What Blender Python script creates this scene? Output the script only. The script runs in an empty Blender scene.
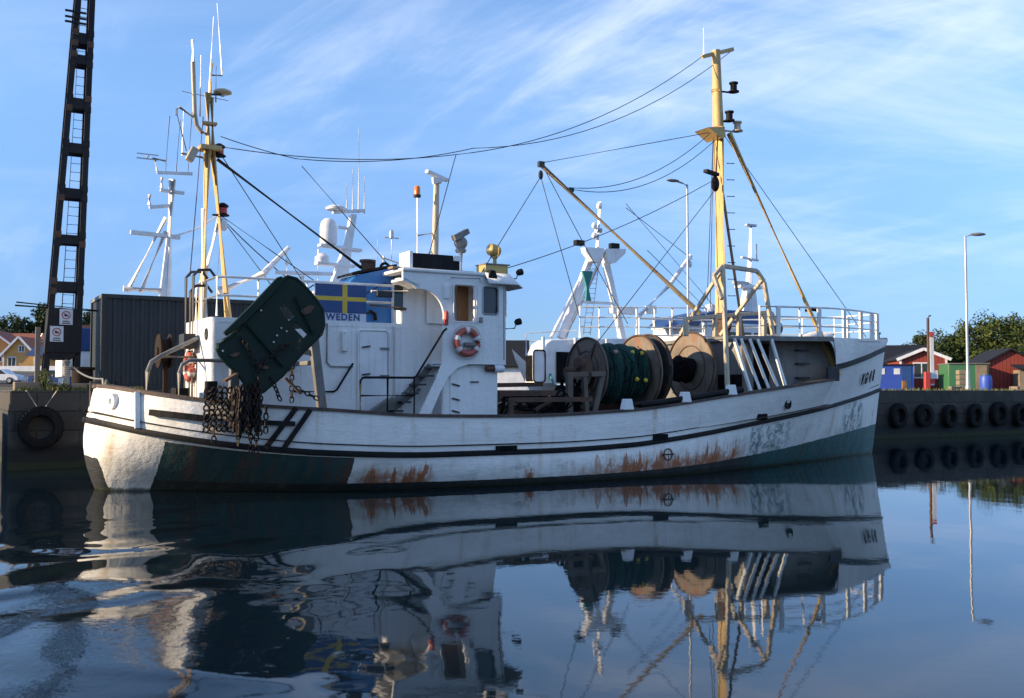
import bpy, math, random
import numpy as np
from mathutils import Vector, Matrix, geometry
R = math.radians
rnd = random.Random(7)
scene = bpy.context.scene
COL = scene.collection

# ------------------------------------------------------------------ camera
cam_d = bpy.data.cameras.new('camera')
cam = bpy.data.objects.new('camera', cam_d)
COL.objects.link(cam)
cam_d.sensor_width = 36
cam_d.lens = 36 * 1000 / 1024
cam_d.clip_start = 0.1
cam_d.clip_end = 6000
cam.location = (0, 0, 2.3)
cam.rotation_euler = (R(90) + math.atan(41 / 1000), 0, 0)
cam_d.dof.use_dof = True
cam_d.dof.focus_distance = 25
cam_d.dof.aperture_fstop = 1.8
scene.camera = cam

# ------------------------------------------------------------------ light
SUN_AZ, SUN_EL = R(-105), R(17)      # azimuth clockwise from +Y
sdir = Vector((math.sin(SUN_AZ) * math.cos(SUN_EL), math.cos(SUN_AZ) * math.cos(SUN_EL), math.sin(SUN_EL)))
sun_d = bpy.data.lights.new('sun', 'SUN')
sun_d.energy = 3.9
sun_d.angle = R(0.5)
sun_d.color = (1.0, 0.77, 0.49)
sun = bpy.data.objects.new('sun', sun_d)
COL.objects.link(sun)
sun.rotation_euler = (-sdir).to_track_quat('-Z', 'Y').to_euler()

world = bpy.data.worlds.new('World')
scene.world = world
world.use_nodes = True
wt = world.node_tree
for n in list(wt.nodes):
    wt.nodes.remove(n)


class NT:
    """tiny node helper"""
    def __init__(s, tree):
        s.t = tree

    def n(s, typ, **kw):
        nd = s.t.nodes.new(typ)
        for k, v in kw.items():
            setattr(nd, k, v)
        return nd

    def set(s, sock, v):
        if v is None:
            return
        if isinstance(v, bpy.types.NodeSocket):
            s.t.links.new(v, sock)
        else:
            if isinstance(v, tuple) and sock.type == 'RGBA' and len(v) == 3:
                v = (*v, 1)
            sock.default_value = v

    def math(s, op, a, b=None, c=None, clamp=False):
        nd = s.n('ShaderNodeMath', operation=op, use_clamp=clamp)
        s.set(nd.inputs[0], a)
        s.set(nd.inputs[1], b)
        s.set(nd.inputs[2], c)
        return nd.outputs[0]

    def mix(s, f, a, b, mode='MIX'):
        nd = s.n('ShaderNodeMix', data_type='RGBA', blend_type=mode)
        nd.clamp_factor = True
        s.set(nd.inputs[0], f)
        s.set(nd.inputs[6], a)
        s.set(nd.inputs[7], b)
        return nd.outputs[2]

    def noise(s, vec, scale, detail=4, rough=0.55, dist=0.0):
        nd = s.n('ShaderNodeTexNoise')
        s.set(nd.inputs['Vector'], vec)
        nd.inputs['Scale'].default_value = scale
        nd.inputs['Detail'].default_value = detail
        nd.inputs['Roughness'].default_value = rough
        nd.inputs['Distortion'].default_value = dist
        return nd.outputs[0]

    def mapping(s, vec, sc=(1, 1, 1), loc=(0, 0, 0), rot=(0, 0, 0)):
        nd = s.n('ShaderNodeMapping')
        s.set(nd.inputs['Vector'], vec)
        nd.inputs['Location'].default_value = loc
        nd.inputs['Rotation'].default_value = rot
        nd.inputs['Scale'].default_value = sc
        return nd.outputs[0]

    def step(s, v, lo, hi, a=0.0, b=1.0):
        nd = s.n('ShaderNodeMapRange', interpolation_type='SMOOTHSTEP')
        s.set(nd.inputs[0], v)
        for i, x in enumerate((lo, hi, a, b)):
            nd.inputs[i + 1].default_value = x
        return nd.outputs[0]

    def sep(s, v):
        nd = s.n('ShaderNodeSeparateXYZ')
        s.set(nd.inputs[0], v)
        return nd.outputs

    def comb(s, x, y, z):
        nd = s.n('ShaderNodeCombineXYZ')
        s.set(nd.inputs[0], x); s.set(nd.inputs[1], y); s.set(nd.inputs[2], z)
        return nd.outputs[0]


# sky: Nishita + thin cirrus by direction
W_ = NT(wt)
sky = W_.n('ShaderNodeTexSky', sky_type='NISHITA')
sky.sun_disc = False
sky.sun_elevation = SUN_EL
sky.sun_rotation = SUN_AZ
sky.altitude = 0
sky.air_density = 1.0
sky.dust_density = 0.0
sky.ozone_density = 4.0
tc = W_.n('ShaderNodeTexCoord').outputs['Generated']
dx, dy, dz = W_.sep(tc)
inv = W_.math('DIVIDE', 1.0, W_.math('ADD', W_.math('MAXIMUM', dz, 0.0), 0.16))
px = W_.math('MULTIPLY', dx, inv)
py = W_.math('MULTIPLY', dy, inv)
pv = W_.comb(px, py, 0.0)
rotv = W_.mapping(W_.mapping(pv, rot=(0, 0, R(-40))), sc=(1.9, 0.5, 1), loc=(12.2, 0.3, 0))
n1 = W_.noise(rotv, 1.6, 8, 0.62, 0.8)
n2 = W_.noise(W_.mapping(pv, loc=(8.3, 2.2, 0)), 0.75, 3, 0.5)
n3 = W_.noise(W_.mapping(W_.mapping(pv, rot=(0, 0, R(-8))), sc=(0.45, 1.5, 1), loc=(1, 5, 0)), 1.5, 7, 0.62, 0.6)
cl = W_.math("MULTIPLY", W_.step(n1, 0.42, 0.74), W_.step(n2, 0.30, 0.62))
cl = W_.math('ADD', cl, W_.math('MULTIPLY', W_.math('MULTIPLY', W_.step(n3, 0.36, 0.74), W_.step(dx, -0.05, 0.35, 0.25, 1.0)), 0.72))
cl = W_.math('MULTIPLY', cl, W_.step(dz, 0.03, 0.25))
cl = W_.math('MULTIPLY', cl, 0.46, clamp=True)
bg = W_.n('ShaderNodeBackground')
skyt = W_.mix(1.0, sky.outputs[0], (0.96, 0.94, 0.97), 'MULTIPLY')
low_ = W_.step(dz, 0.0, 0.36, 1.0, 0.0)
skyt = W_.mix(low_, skyt, (0.31, 0.40, 0.62), "MULTIPLY")
skyc = W_.mix(cl, skyt, (4.3, 4.55, 5.3))
W_.set(bg.inputs[0], skyc)
bg.inputs[1].default_value = 0.14
wo = W_.n('ShaderNodeOutputWorld')
wt.links.new(bg.outputs[0], wo.inputs[0])

scene.view_settings.view_transform = 'Standard'
scene.view_settings.look = 'None'
scene.view_settings.gamma = 1
scene.view_settings.exposure = 1.06
scene.view_settings.use_curve_mapping = False
scene.cycles.use_denoising = True
scene.cycles.max_bounces = 8
scene.cycles.sample_clamp_indirect = 6


# ------------------------------------------------------------------ materials
def newmat(name):
    m = bpy.data.materials.new(name)
    m.use_nodes = True
    t = m.node_tree
    h = NT(t)
    b = t.nodes['Principled BSDF']
    return m, h, b


def bump(h, b, height, dist, strength=1.0):
    nd = h.n('ShaderNodeBump')
    nd.inputs['Strength'].default_value = strength
    nd.inputs['Distance'].default_value = dist
    h.set(nd.inputs['Height'], height)
    h.set(b.inputs['Normal'], nd.outputs[0])


def paint(name, c, c2=None, dirt=(0.16, 0.12, 0.08), dirt_amt=0.35, rust=0.0, rust_scale=2.5, rough=0.45,
          bmp=0.004, metal=0.0, scale=3.0, spec=0.5, weep=0.0):
    """weathered paint: broad tone variation, vertical dirt runs, rust patches"""
    m, h, b = newmat(name)
    co = h.n('ShaderNodeTexCoord').outputs['Object']
    c2 = c2 or tuple(x * 0.82 for x in c)
    nb = h.noise(co, scale * 0.4, 5, 0.6)
    col = h.mix(h.step(nb, 0.35, 0.68), c, c2)
    st = h.noise(h.mapping(co, sc=(4, 4, 0.35)), scale, 4, 0.6)
    col = h.mix(h.math('MULTIPLY', h.step(st, 0.5, 0.78), dirt_amt), col, dirt)
    fine = h.noise(co, scale * 9, 3, 0.6)
    col = h.mix(h.math('MULTIPLY', h.step(fine, 0.55, 0.8), dirt_amt * 0.6), col, dirt)
    if rust > 0:
        rn = h.noise(h.mapping(co, sc=(1, 1, 0.6)), rust_scale, 7, 0.7)
        rm = h.step(rn, 0.70 - rust * 0.28, 0.78 - rust * 0.24)
        rc = h.mix(h.noise(co, 14, 3), (0.16, 0.055, 0.02), (0.30, 0.13, 0.05))
        col = h.mix(h.math('MULTIPLY', rm, 0.9), col, rc)
    if weep:
        wn = h.noise(h.mapping(co, sc=(3.2, 3.2, 0.22), loc=(3, 1, 2)), 2.2, 5, 0.7)
        wz = h.noise(co, 0.55, 2, 0.5)
        col = h.mix(h.math('MULTIPLY', h.math('MULTIPLY', h.step(wn, 0.58, 0.70), h.step(wz, 0.48, 0.62)), weep), col, (0.33, 0.17, 0.07))
    h.set(b.inputs['Base Color'], col)
    h.set(b.inputs['Roughness'], h.math('MULTIPLY_ADD', fine, 0.35, rough - 0.17))
    b.inputs['Metallic'].default_value = metal
    b.inputs['Specular IOR Level'].default_value = spec
    if bmp:
        bump(h, b, h.math('ADD', h.noise(co, scale * 1.2, 4), h.math('MULTIPLY', fine, 0.35)), bmp)
    return m


MAT = {}
MAT['white'] = paint('white_paint', (0.82, 0.82, 0.80), (0.76, 0.76, 0.74), dirt=(0.45, 0.36, 0.25), dirt_amt=0.20, rust=0.13, rust_scale=2.2, bmp=0.03, scale=1.6, weep=0.55)
MAT['white_rail'] = paint('white_rail_paint', (0.80, 0.80, 0.77), dirt=(0.35, 0.25, 0.15), dirt_amt=0.35, rust=0.18, rust_scale=6, bmp=0)
MAT['white_far'] = paint('white_ship_paint', (0.80, 0.81, 0.82), dirt_amt=0.15, bmp=0.004)
MAT['yellow'] = paint('ochre_mast_paint', (0.64, 0.44, 0.17), (0.50, 0.35, 0.17), dirt=(0.20, 0.12, 0.06), dirt_amt=0.6, rust=0.34, rust_scale=4, bmp=0.008, rough=0.55, weep=0.5, spec=0.3)
MAT['cream'] = paint('cream_paint', (0.55, 0.46, 0.31), (0.42, 0.36, 0.27), dirt=(0.15, 0.10, 0.06), dirt_amt=0.55, rust=0.42, rust_scale=4, bmp=0.006, weep=0.5)
MAT['black'] = paint('black_paint', (0.008, 0.008, 0.009), (0.016, 0.015, 0.015), dirt=(0.05, 0.035, 0.028), dirt_amt=0.25, rust=0.03, rough=0.6, bmp=0.004, spec=0.15)
MAT['rubber'] = paint('black_rubber', (0.008, 0.008, 0.009), (0.015, 0.015, 0.015), dirt=(0.05, 0.045, 0.035), dirt_amt=0.4, rough=0.8, bmp=0.01, scale=6, spec=0.15)
MAT['rust'] = paint('rusty_steel', (0.11, 0.055, 0.032), (0.06, 0.04, 0.03), dirt=(0.22, 0.10, 0.04), dirt_amt=0.5, rough=0.8, bmp=0.01, scale=6)
MAT['chain'] = paint('rusty_chain', (0.014, 0.010, 0.009), (0.03, 0.017, 0.013), dirt=(0.09, 0.045, 0.025), dirt_amt=0.35, rough=0.65, bmp=0.004, scale=8, spec=0.25)
MAT['railcap'] = paint('worn_rail_timber', (0.10, 0.065, 0.05), (0.05, 0.038, 0.035), dirt=(0.22, 0.16, 0.12), dirt_amt=0.4, rough=0.8, bmp=0.01, scale=5)
MAT['darkgrey'] = paint('dark_grey_paint', (0.04, 0.042, 0.045), dirt=(0.10, 0.07, 0.05), dirt_amt=0.45, rust=0.25, bmp=0.006, spec=0.25)
MAT['grey'] = paint('grey_paint', (0.22, 0.22, 0.21), (0.15, 0.145, 0.135), dirt=(0.09, 0.07, 0.045), dirt_amt=0.55, rust=0.32, bmp=0.006, spec=0.3)
MAT['galv'] = paint('galvanised_steel', (0.42, 0.42, 0.42), dirt_amt=0.3, rust=0.05, rough=0.4, metal=0.4, bmp=0)
MAT['reel'] = paint('reel_flange_paint', (0.21, 0.165, 0.12), (0.13, 0.10, 0.075), dirt=(0.05, 0.038, 0.03), dirt_amt=0.65, rust=0.55, rust_scale=1.6, rough=0.65, bmp=0.016, weep=0.5)
MAT['reelbrown_shaded'] = paint('shaded_brown_reel_paint', (0.16, 0.125, 0.095), (0.11, 0.085, 0.065), dirt=(0.05, 0.04, 0.03), dirt_amt=0.5, rust=0.4, rust_scale=1.8, rough=0.7, bmp=0.012)  # darker copy of the reel paint: shade on the first flange put into the colour
MAT['green'] = paint('dark_green_paint', (0.004, 0.022, 0.013), (0.006, 0.016, 0.011), dirt=(0.035, 0.018, 0.012), dirt_amt=0.55, rust=0.22, rust_scale=3, rough=0.55, bmp=0.012, spec=0.22)
MAT['blue'] = paint('blue_funnel_paint', (0.018, 0.16, 0.48), (0.03, 0.19, 0.46), dirt=(0.05, 0.08, 0.10), dirt_amt=0.3, rust=0.06, bmp=0.012)
MAT['flagblue'] = paint('flag_blue_paint', (0.02, 0.07, 0.22), dirt_amt=0.15, bmp=0)
MAT['flagyellow'] = paint('flag_yellow_paint', (0.75, 0.50, 0.04), dirt_amt=0.15, bmp=0)
MAT['red'] = paint('red_paint', (0.48, 0.05, 0.035), (0.38, 0.06, 0.045), dirt_amt=0.25, bmp=0.002)
MAT['buoy'] = paint('buoy_red', (0.45, 0.10, 0.07), (0.36, 0.09, 0.07), dirt_amt=0.2, bmp=0.002)
MAT['buoywhite'] = paint('buoy_white', (0.75, 0.73, 0.70), dirt_amt=0.25, bmp=0.002)
MAT['amber'] = paint('amber_lens', (0.80, 0.22, 0.02), dirt_amt=0.05, rough=0.2, bmp=0)
MAT['deck'] = paint('deck_planks', (0.10, 0.075, 0.055), (0.06, 0.05, 0.04), dirt_amt=0.6, rough=0.85, bmp=0.01)
MAT['net_shade_black'] = paint('black_net_and_shade', (0.005, 0.006, 0.007), (0.011, 0.012, 0.014), dirt=(0.03, 0.03, 0.03), rough=0.9, bmp=0.06, scale=9, spec=0.1)  # nets, and panels whose black stands in for shade in openings
MAT['rope'] = paint('pale_rope', (0.45, 0.42, 0.36), dirt_amt=0.5, rough=0.9, bmp=0.006, scale=12)
MAT['wire'] = paint('steel_wire', (0.03, 0.03, 0.034), dirt_amt=0.2, rough=0.6, bmp=0, spec=0.2)
MAT['container'] = paint('slate_container_paint', (0.024, 0.033, 0.040), (0.032, 0.040, 0.046), dirt=(0.06, 0.05, 0.04), dirt_amt=0.3, rust=0.08, bmp=0.006, rough=0.55, spec=0.25)
MAT['tower'] = paint('dark_tower_steel', (0.016, 0.016, 0.019), (0.028, 0.025, 0.024), dirt=(0.08, 0.05, 0.03), dirt_amt=0.35, rust=0.18, bmp=0.008, rough=0.6, spec=0.2)
MAT['redwood'] = paint('falu_red_boards', (0.30, 0.045, 0.030), (0.24, 0.04, 0.03), dirt_amt=0.2, rough=0.8, bmp=0.01)
MAT['orange'] = paint('ochre_house_render', (0.62, 0.33, 0.10), dirt_amt=0.1, rough=0.8)
MAT['slate'] = paint('slate_roofing', (0.016, 0.018, 0.023), dirt=(0.05, 0.05, 0.045), dirt_amt=0.2, rough=0.8, spec=0.2)
MAT['cabinblue'] = paint('cabin_blue_paint', (0.03, 0.08, 0.42), (0.04, 0.09, 0.36), dirt_amt=0.15)
MAT['boxgreen'] = paint('green_box_paint', (0.04, 0.17, 0.07), (0.05, 0.15, 0.07), dirt_amt=0.25, rust=0.15)
MAT['wood'] = paint('weathered_wood', (0.26, 0.20, 0.14), (0.18, 0.14, 0.10), dirt_amt=0.4, rough=0.85, bmp=0.01)
MAT['varnish'] = paint('varnished_wood', (0.26, 0.12, 0.05), (0.20, 0.09, 0.04), dirt_amt=0.3, rough=0.5)
MAT['bark'] = paint('tree_bark', (0.07, 0.055, 0.04), dirt_amt=0.4, rough=0.9, bmp=0.02)
MAT['shrubgreen'] = paint('weed_leaf', (0.10, 0.13, 0.03), (0.16, 0.16, 0.05), dirt_amt=0.2, rough=0.7, bmp=0)
MAT['teal'] = paint('teal_rope', (0.05, 0.26, 0.24), dirt_amt=0.2, rough=0.9, bmp=0)
MAT['orangefloat'] = paint('float_yellow', (0.72, 0.50, 0.04), dirt_amt=0.3, rough=0.5, bmp=0)
MAT['pinkfloat'] = paint('float_pink', (0.48, 0.26, 0.26), dirt_amt=0.3, rough=0.5, bmp=0)
MAT['asphalt'] = paint('asphalt', (0.055, 0.058, 0.062), dirt_amt=0.2, rough=0.9, bmp=0)
MAT['letter'] = paint('black_lettering', (0.01, 0.01, 0.012), (0.02, 0.02, 0.025), dirt_amt=0.15, bmp=0, spec=0.15)
MAT['ochre'] = paint('ochre_yellow_paint', (0.52, 0.36, 0.10), (0.44, 0.32, 0.12), dirt_amt=0.4, rust=0.2, rust_scale=5, bmp=0.004)
MAT['darkbrown'] = paint('dark_brown_timber', (0.028, 0.018, 0.014), (0.018, 0.013, 0.011), dirt=(0.08, 0.05, 0.03), dirt_amt=0.4, rough=0.85, bmp=0.01, spec=0.15)
MAT['letterblue'] = paint('blue_lettering', (0.02, 0.07, 0.25), dirt_amt=0.1, bmp=0)
MAT['white_sign'] = paint('white_sign_enamel', (0.72, 0.74, 0.78), dirt_amt=0.2, bmp=0)


def mk_glass():
    m, h, b = newmat('window_glass')
    b.inputs['Base Color'].default_value = (0.02, 0.03, 0.035, 1)
    b.inputs['Roughness'].default_value = 0.04
    co = h.n('ShaderNodeTexCoord').outputs['Object']
    bump(h, b, h.noise(co, 1.2, 2), 0.02)
    return m


MAT['glass'] = mk_glass()


def mk_boards():
    m, h, b = newmat('falu_red_board_wall')
    co = h.n('ShaderNodeTexCoord').outputs['Object']
    x, y, z = h.sep(co)
    k = h.math('PINGPONG', h.math('MULTIPLY', h.math('ADD', x, y), 3.2), 0.5)
    gap = h.step(k, 0.0, 0.09)
    n = h.noise(h.mapping(co, sc=(3.2, 3.2, 0.3)), 2.0, 4, 0.6)
    col = h.mix(n, (0.30, 0.045, 0.030), (0.19, 0.035, 0.027))
    col = h.mix(gap, (0.05, 0.014, 0.012), col)
    h.set(b.inputs['Base Color'], col)
    b.inputs['Roughness'].default_value = 0.85
    bump(h, b, gap, 0.02)
    return m


MAT['redwood'] = mk_boards()


def mk_tiles():
    m, h, b = newmat('red_roof_tiles')
    co = h.n('ShaderNodeTexCoord').outputs['Object']
    col = h.mix(h.noise(co, 2.5, 4), (0.30, 0.10, 0.06), (0.20, 0.07, 0.05))
    h.set(b.inputs['Base Color'], col)
    b.inputs['Roughness'].default_value = 0.85
    return m


MAT['tiles'] = mk_tiles()


def mk_hull():
    """UV: x = metres along the hull, y = 0 waterline, 1 rubbing strake, 2 rail"""
    m, h, b = newmat('hull_paint')
    uv = h.n('ShaderNodeTexCoord').outputs['UV']
    U, w, _ = h.sep(uv)
    p = h.comb(U, w, 0.0)
    nb = h.noise(p, 1.3, 5, 0.6)
    col = h.mix(h.step(nb, 0.35, 0.7), (0.86, 0.84, 0.79), (0.78, 0.76, 0.71))
    nf = h.noise(h.mapping(p, sc=(1, 2, 1)), 9, 5, 0.65)
    col = h.mix(h.math('MULTIPLY', h.step(nf, 0.55, 0.75), 0.25), col, (0.36, 0.34, 0.30))
    # worn grey patches low on the side
    gp = h.noise(h.mapping(p, sc=(0.8, 1.2, 1), loc=(4, 0, 0)), 1.4, 6, 0.7)
    low = h.step(w, 0.6, 1.02, 1, 0)
    col = h.mix(h.math('MULTIPLY', h.math('MULTIPLY', h.step(gp, 0.48, 0.66), low), 0.5), col, (0.42, 0.42, 0.36))
    # ochre runs
    stn = h.noise(h.mapping(p, sc=(2.6, 0.16, 1), loc=(1.7, 3.3, 0)), 1.5, 4, 0.6)
    zone = h.noise(h.mapping(p, sc=(0.35, 0.05, 1), loc=(9, 1, 0)), 1.0, 2)
    bowz = h.step(U, 21.0, 24.0)
    stz = h.step(U, 1.8, 1.1)
    run = h.math('MULTIPLY', h.math('MULTIPLY', h.step(stn, 0.50, 0.80), h.step(h.noise(p, 2.4, 5, 0.7), 0.3, 0.6)), h.math('ADD', h.step(zone, 0.45, 0.62), h.math('ADD', h.math('MULTIPLY', bowz, low), h.math('MULTIPLY', stz, 1.6)), clamp=True))
    col = h.mix(h.math('MULTIPLY', run, 0.8), col, (0.46, 0.29, 0.11))
    # rust flakes above the boot-top
    rn = h.noise(h.mapping(p, sc=(1.3, 1.5, 1), loc=(2, 7, 0)), 2.2, 9, 0.78)
    rn2 = h.noise(h.mapping(p, sc=(2.6, 0.8, 1), loc=(5, 2, 0)), 2.4, 8, 0.78)
    rz = h.math('ADD', h.math('MULTIPLY', h.step(U, 10.3, 13.0), h.step(U, 17.8, 17.0)), h.math('ADD', h.math('MULTIPLY', h.step(U, 5.6, 6.0), h.step(U, 7.6, 7.2)), h.math('MULTIPLY', h.step(U, 9.7, 9.9), h.step(U, 10.2, 10.0))), clamp=True)
    band = h.math('MULTIPLY', h.step(w, 0.16, 0.20), h.step(w, 0.58, 0.38))
    band2 = h.math('MULTIPLY', h.step(w, 0.16, 0.22), h.step(w, 0.85, 0.5))
    rr = h.math('MULTIPLY', h.math('MULTIPLY', h.step(rn, 0.44, 0.50), band), rz)
    rr2 = h.math('MULTIPLY', h.math('MULTIPLY', h.step(rn2, 0.46, 0.62), band2), rz)
    # ragged drips: every column of the hull has its own height of rust
    ct = h.noise(h.comb(h.math('MULTIPLY', U, 1.0), 0.37, 0.0), 3.4, 5, 0.72)
    ctop = h.step(ct, 0.38, 0.68, 0.16, 0.85)
    wj = h.math('ADD', w, h.math('MULTIPLY', h.math('SUBTRACT', h.noise(p, 9, 5, 0.7), 0.5), 0.30))
    drip = h.math('MULTIPLY', h.step(h.math('SUBTRACT', ctop, wj), -0.02, 0.06), h.step(h.noise(h.mapping(p, sc=(3.0, 0.8, 1)), 2.2, 6, 0.7), 0.38, 0.48))
    rr = h.math('MULTIPLY', h.math('MAXIMUM', h.math('MULTIPLY', rr, 0.8), drip), rz)
    rcol = h.mix(h.noise(p, 8, 4), (0.19, 0.035, 0.007), (0.56, 0.17, 0.03))
    col = h.mix(h.math('MULTIPLY', rr2, 0.75), col, (0.48, 0.25, 0.10))
    col = h.mix(h.math('MULTIPLY', rr, 0.92), col, rcol)
    # runs below scuppers and fastenings, fading downwards
    for u0, top, wd in ((9.28, 1.0, .26), (14.0, 1.0, .24), (18.05, 1.0, .22), (6.9, 1.95, .10), (8.15, 1.9, .16), (8.75, 1.9, .12), (12.3, 1.0, .3), (19.2, 1.7, .14), (4.6, 1.0, .2), (16.1, 1.0, .2), (10.9, 1.0, .16), (22.6, 1.0, .4), (24.4, 1.0, .35)):
        sn = h.noise(h.mapping(p, sc=(6, 0.35, 1), loc=(u0, 0, 0)), 1.8, 4, 0.65)
        du = h.math('ABSOLUTE', h.math('ADD', h.math('SUBTRACT', U, u0), h.math('MULTIPLY', h.math('SUBTRACT', h.noise(p, 5, 4, 0.7), 0.5), 0.25)))
        mk = h.math('MULTIPLY', h.step(du, wd, 0.0), h.math('MULTIPLY', h.step(w, top, top - .06), h.step(w, top - 1.05, top - .2)))
        mk = h.math('MULTIPLY', mk, h.step(sn, 0.34, 0.80))
        col = h.mix(h.math('MULTIPLY', mk, 0.65), col, (0.40, 0.26, 0.12))
    # dark grime along the lower planks
    gm_ = h.noise(h.mapping(p, sc=(0.9, 0.7, 1), loc=(11, 3, 0)), 1.8, 7, 0.75)
    col = h.mix(h.math('MULTIPLY', h.math('MULTIPLY', h.step(gm_, 0.52, 0.66), low), 0.45), col, (0.22, 0.22, 0.19))
    # old green paint showing through near the bow
    og = h.noise(h.mapping(p, sc=(1.5, 2.0, 1), loc=(0.3, 1.1, 0)), 2.1, 10, 0.84)
    ogz = h.math('ADD', h.math('MULTIPLY', h.step(U, 17.6, 17.75), h.step(U, 20.6, 18.9)),
                 h.math('MULTIPLY', h.step(U, 23.3, 23.7), h.step(U, 25.6, 25.2)), clamp=True)
    ogz = h.math('MULTIPLY', ogz, h.math('MULTIPLY', h.step(w, 0.97, 0.88), 1.0))
    col = h.mix(h.math('MULTIPLY', h.math('MULTIPLY', h.step(og, 0.47, 0.56), ogz), 0.85), col, (0.05, 0.15, 0.15))
    # the green panel towards the stern
    edge = h.math('MULTIPLY', h.math('SUBTRACT', h.noise(p, 7, 5, 0.7), 0.5), 0.10)
    Ue = h.math('ADD', U, edge)
    we = h.math('ADD', w, edge)
    pan = h.math('MULTIPLY', h.math('MULTIPLY', h.math('GREATER_THAN', Ue, 1.72), h.math('LESS_THAN', Ue, 5.55)),
                 h.math('LESS_THAN', w, 0.90))
    gn = h.noise(h.mapping(p, sc=(2.2, 0.5, 1)), 2.0, 6, 0.65)
    gcol = h.mix(h.step(gn, 0.3, 0.75), (0.018, 0.062, 0.062), (0.045, 0.085, 0.088))
    gr = h.noise(h.mapping(p, sc=(1.6, 0.25, 1), loc=(0.5, 0, 0)), 2.0, 5, 0.7)
    gcol = h.mix(h.math('MULTIPLY', h.step(gr, 0.48, 0.66), 0.7), gcol, (0.14, 0.055, 0.028))
    col = h.mix(pan, col, gcol)
    # boot-top
    wb = h.math('ADD', w, h.math('MULTIPLY', h.math('SUBTRACT', h.noise(p, 4, 6, 0.7), 0.5), 0.06))
    boot = h.math('LESS_THAN', wb, h.step(U, 12.0, 26.5, 0.21, 0.46))
    boot = h.math('MULTIPLY', boot, h.step(U, 1.7, 1.75))
    boot = h.math('MAXIMUM', boot, h.math('MULTIPLY', h.math('LESS_THAN', we, h.step(U, 0.55, 0.95, 0.50, 0.03)), h.step(U, 1.0, 0.9)))
    bc = h.mix(h.step(U, 17.0, 19.0), (0.030, 0.033, 0.032), (0.030, 0.105, 0.095))
    bc = h.mix(h.step(gn, 0.5, 0.7), bc, (0.07, 0.055, 0.04))
    col = h.mix(boot, col, bc)
    # weed at the waterline
    wl = h.math('MULTIPLY', h.step(h.math('ADD', w, h.math('MULTIPLY', edge, 1.0)), 0.075, 0.02), 0.8)
    col = h.mix(wl, col, (0.04, 0.045, 0.02))
    h.set(b.inputs['Base Color'], col)
    h.set(b.inputs['Roughness'], h.math('MULTIPLY_ADD', nf, 0.3, 0.38))
    # planking seams and lumpy plating
    sm = h.math('PINGPONG', h.math('MULTIPLY', w, 6.0), 0.5)
    seam = h.step(sm, 0.0, 0.05)
    hh = h.math('ADD', h.math('MULTIPLY', h.noise(p, 2.2, 5, 0.6), 1.6), h.math('ADD', h.math('MULTIPLY', seam, 0.10), h.math('MULTIPLY', nf, 0.4)))
    bump(h, b, hh, 0.025)
    return m


MAT['hull'] = mk_hull()


def mk_water():
    m, h, b = newmat('harbour_water')
    co = h.n('ShaderNodeTexCoord').outputs['Object']
    x, y, _ = h.sep(co)
    b.inputs['Base Color'].default_value = (0.004, 0.011, 0.017, 1)
    b.inputs['Roughness'].default_value = 0.015
    b.inputs['IOR'].default_value = 1.35
    p = h.comb(x, y, 0.0)
    # churned patch left of the picture, where a wake has passed
    cx = h.math('MULTIPLY', h.math('ADD', x, 5.6), 0.20)
    cy = h.math('MULTIPLY', h.math('SUBTRACT', y, 10.5), 0.115)
    r = h.math('SQRT', h.math('ADD', h.math('MULTIPLY', cx, cx), h.math('MULTIPLY', cy, cy)))
    churn = h.step(r, 1.15, 0.15)
    fx = h.math('MULTIPLY', h.math('ADD', x, 5.4), 0.30)
    fy = h.math('MULTIPLY', h.math('SUBTRACT', y, 8.0), 0.17)
    fr = h.math('SQRT', h.math('ADD', h.math('MULTIPLY', fx, fx), h.math('MULTIPLY', fy, fy)))
    fizz = h.step(fr, 1.0, 0.25)
    swell = h.noise(h.mapping(p, sc=(1, 0.75, 1), loc=(3.7, 0.4, 0)), 0.42, 2, 0.4, 0.5)
    mid = h.noise(h.mapping(p, sc=(1, 0.9, 1), rot=(0, 0, R(20))), 1.7, 3, 0.5, 0.3)
    fine = h.noise(h.mapping(p, sc=(1, 1.3, 1), rot=(0, 0, R(-15))), 5.5, 3, 0.5)
    rip = h.noise(p, 14.0, 3, 0.6, 0.4)
    calm = h.noise(h.mapping(p, sc=(0.10, 0.16, 1), loc=(5, 1, 0)), 1.0, 3, 0.5)
    cz = h.step(calm, 0.38, 0.62, 0.45, 1.3)
    H = h.math('MULTIPLY', swell, h.math('MULTIPLY_ADD', churn, 0.40, 0.006))
    H = h.math('ADD', H, h.math('MULTIPLY', mid, h.math('MULTIPLY_ADD', fizz, 0.012, 0.0008)))
    H = h.math('ADD', H, h.math('MULTIPLY', h.math('MULTIPLY', fine, cz), h.math('MULTIPLY_ADD', fizz, 0.0040, 0.0005)))
    H = h.math('ADD', H, h.math('MULTIPLY', rip, h.math('MULTIPLY_ADD', fizz, 0.0042, 0.00008)))
    bump(h, b, H, 1.0)
    return m


MAT['water'] = mk_water()


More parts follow.
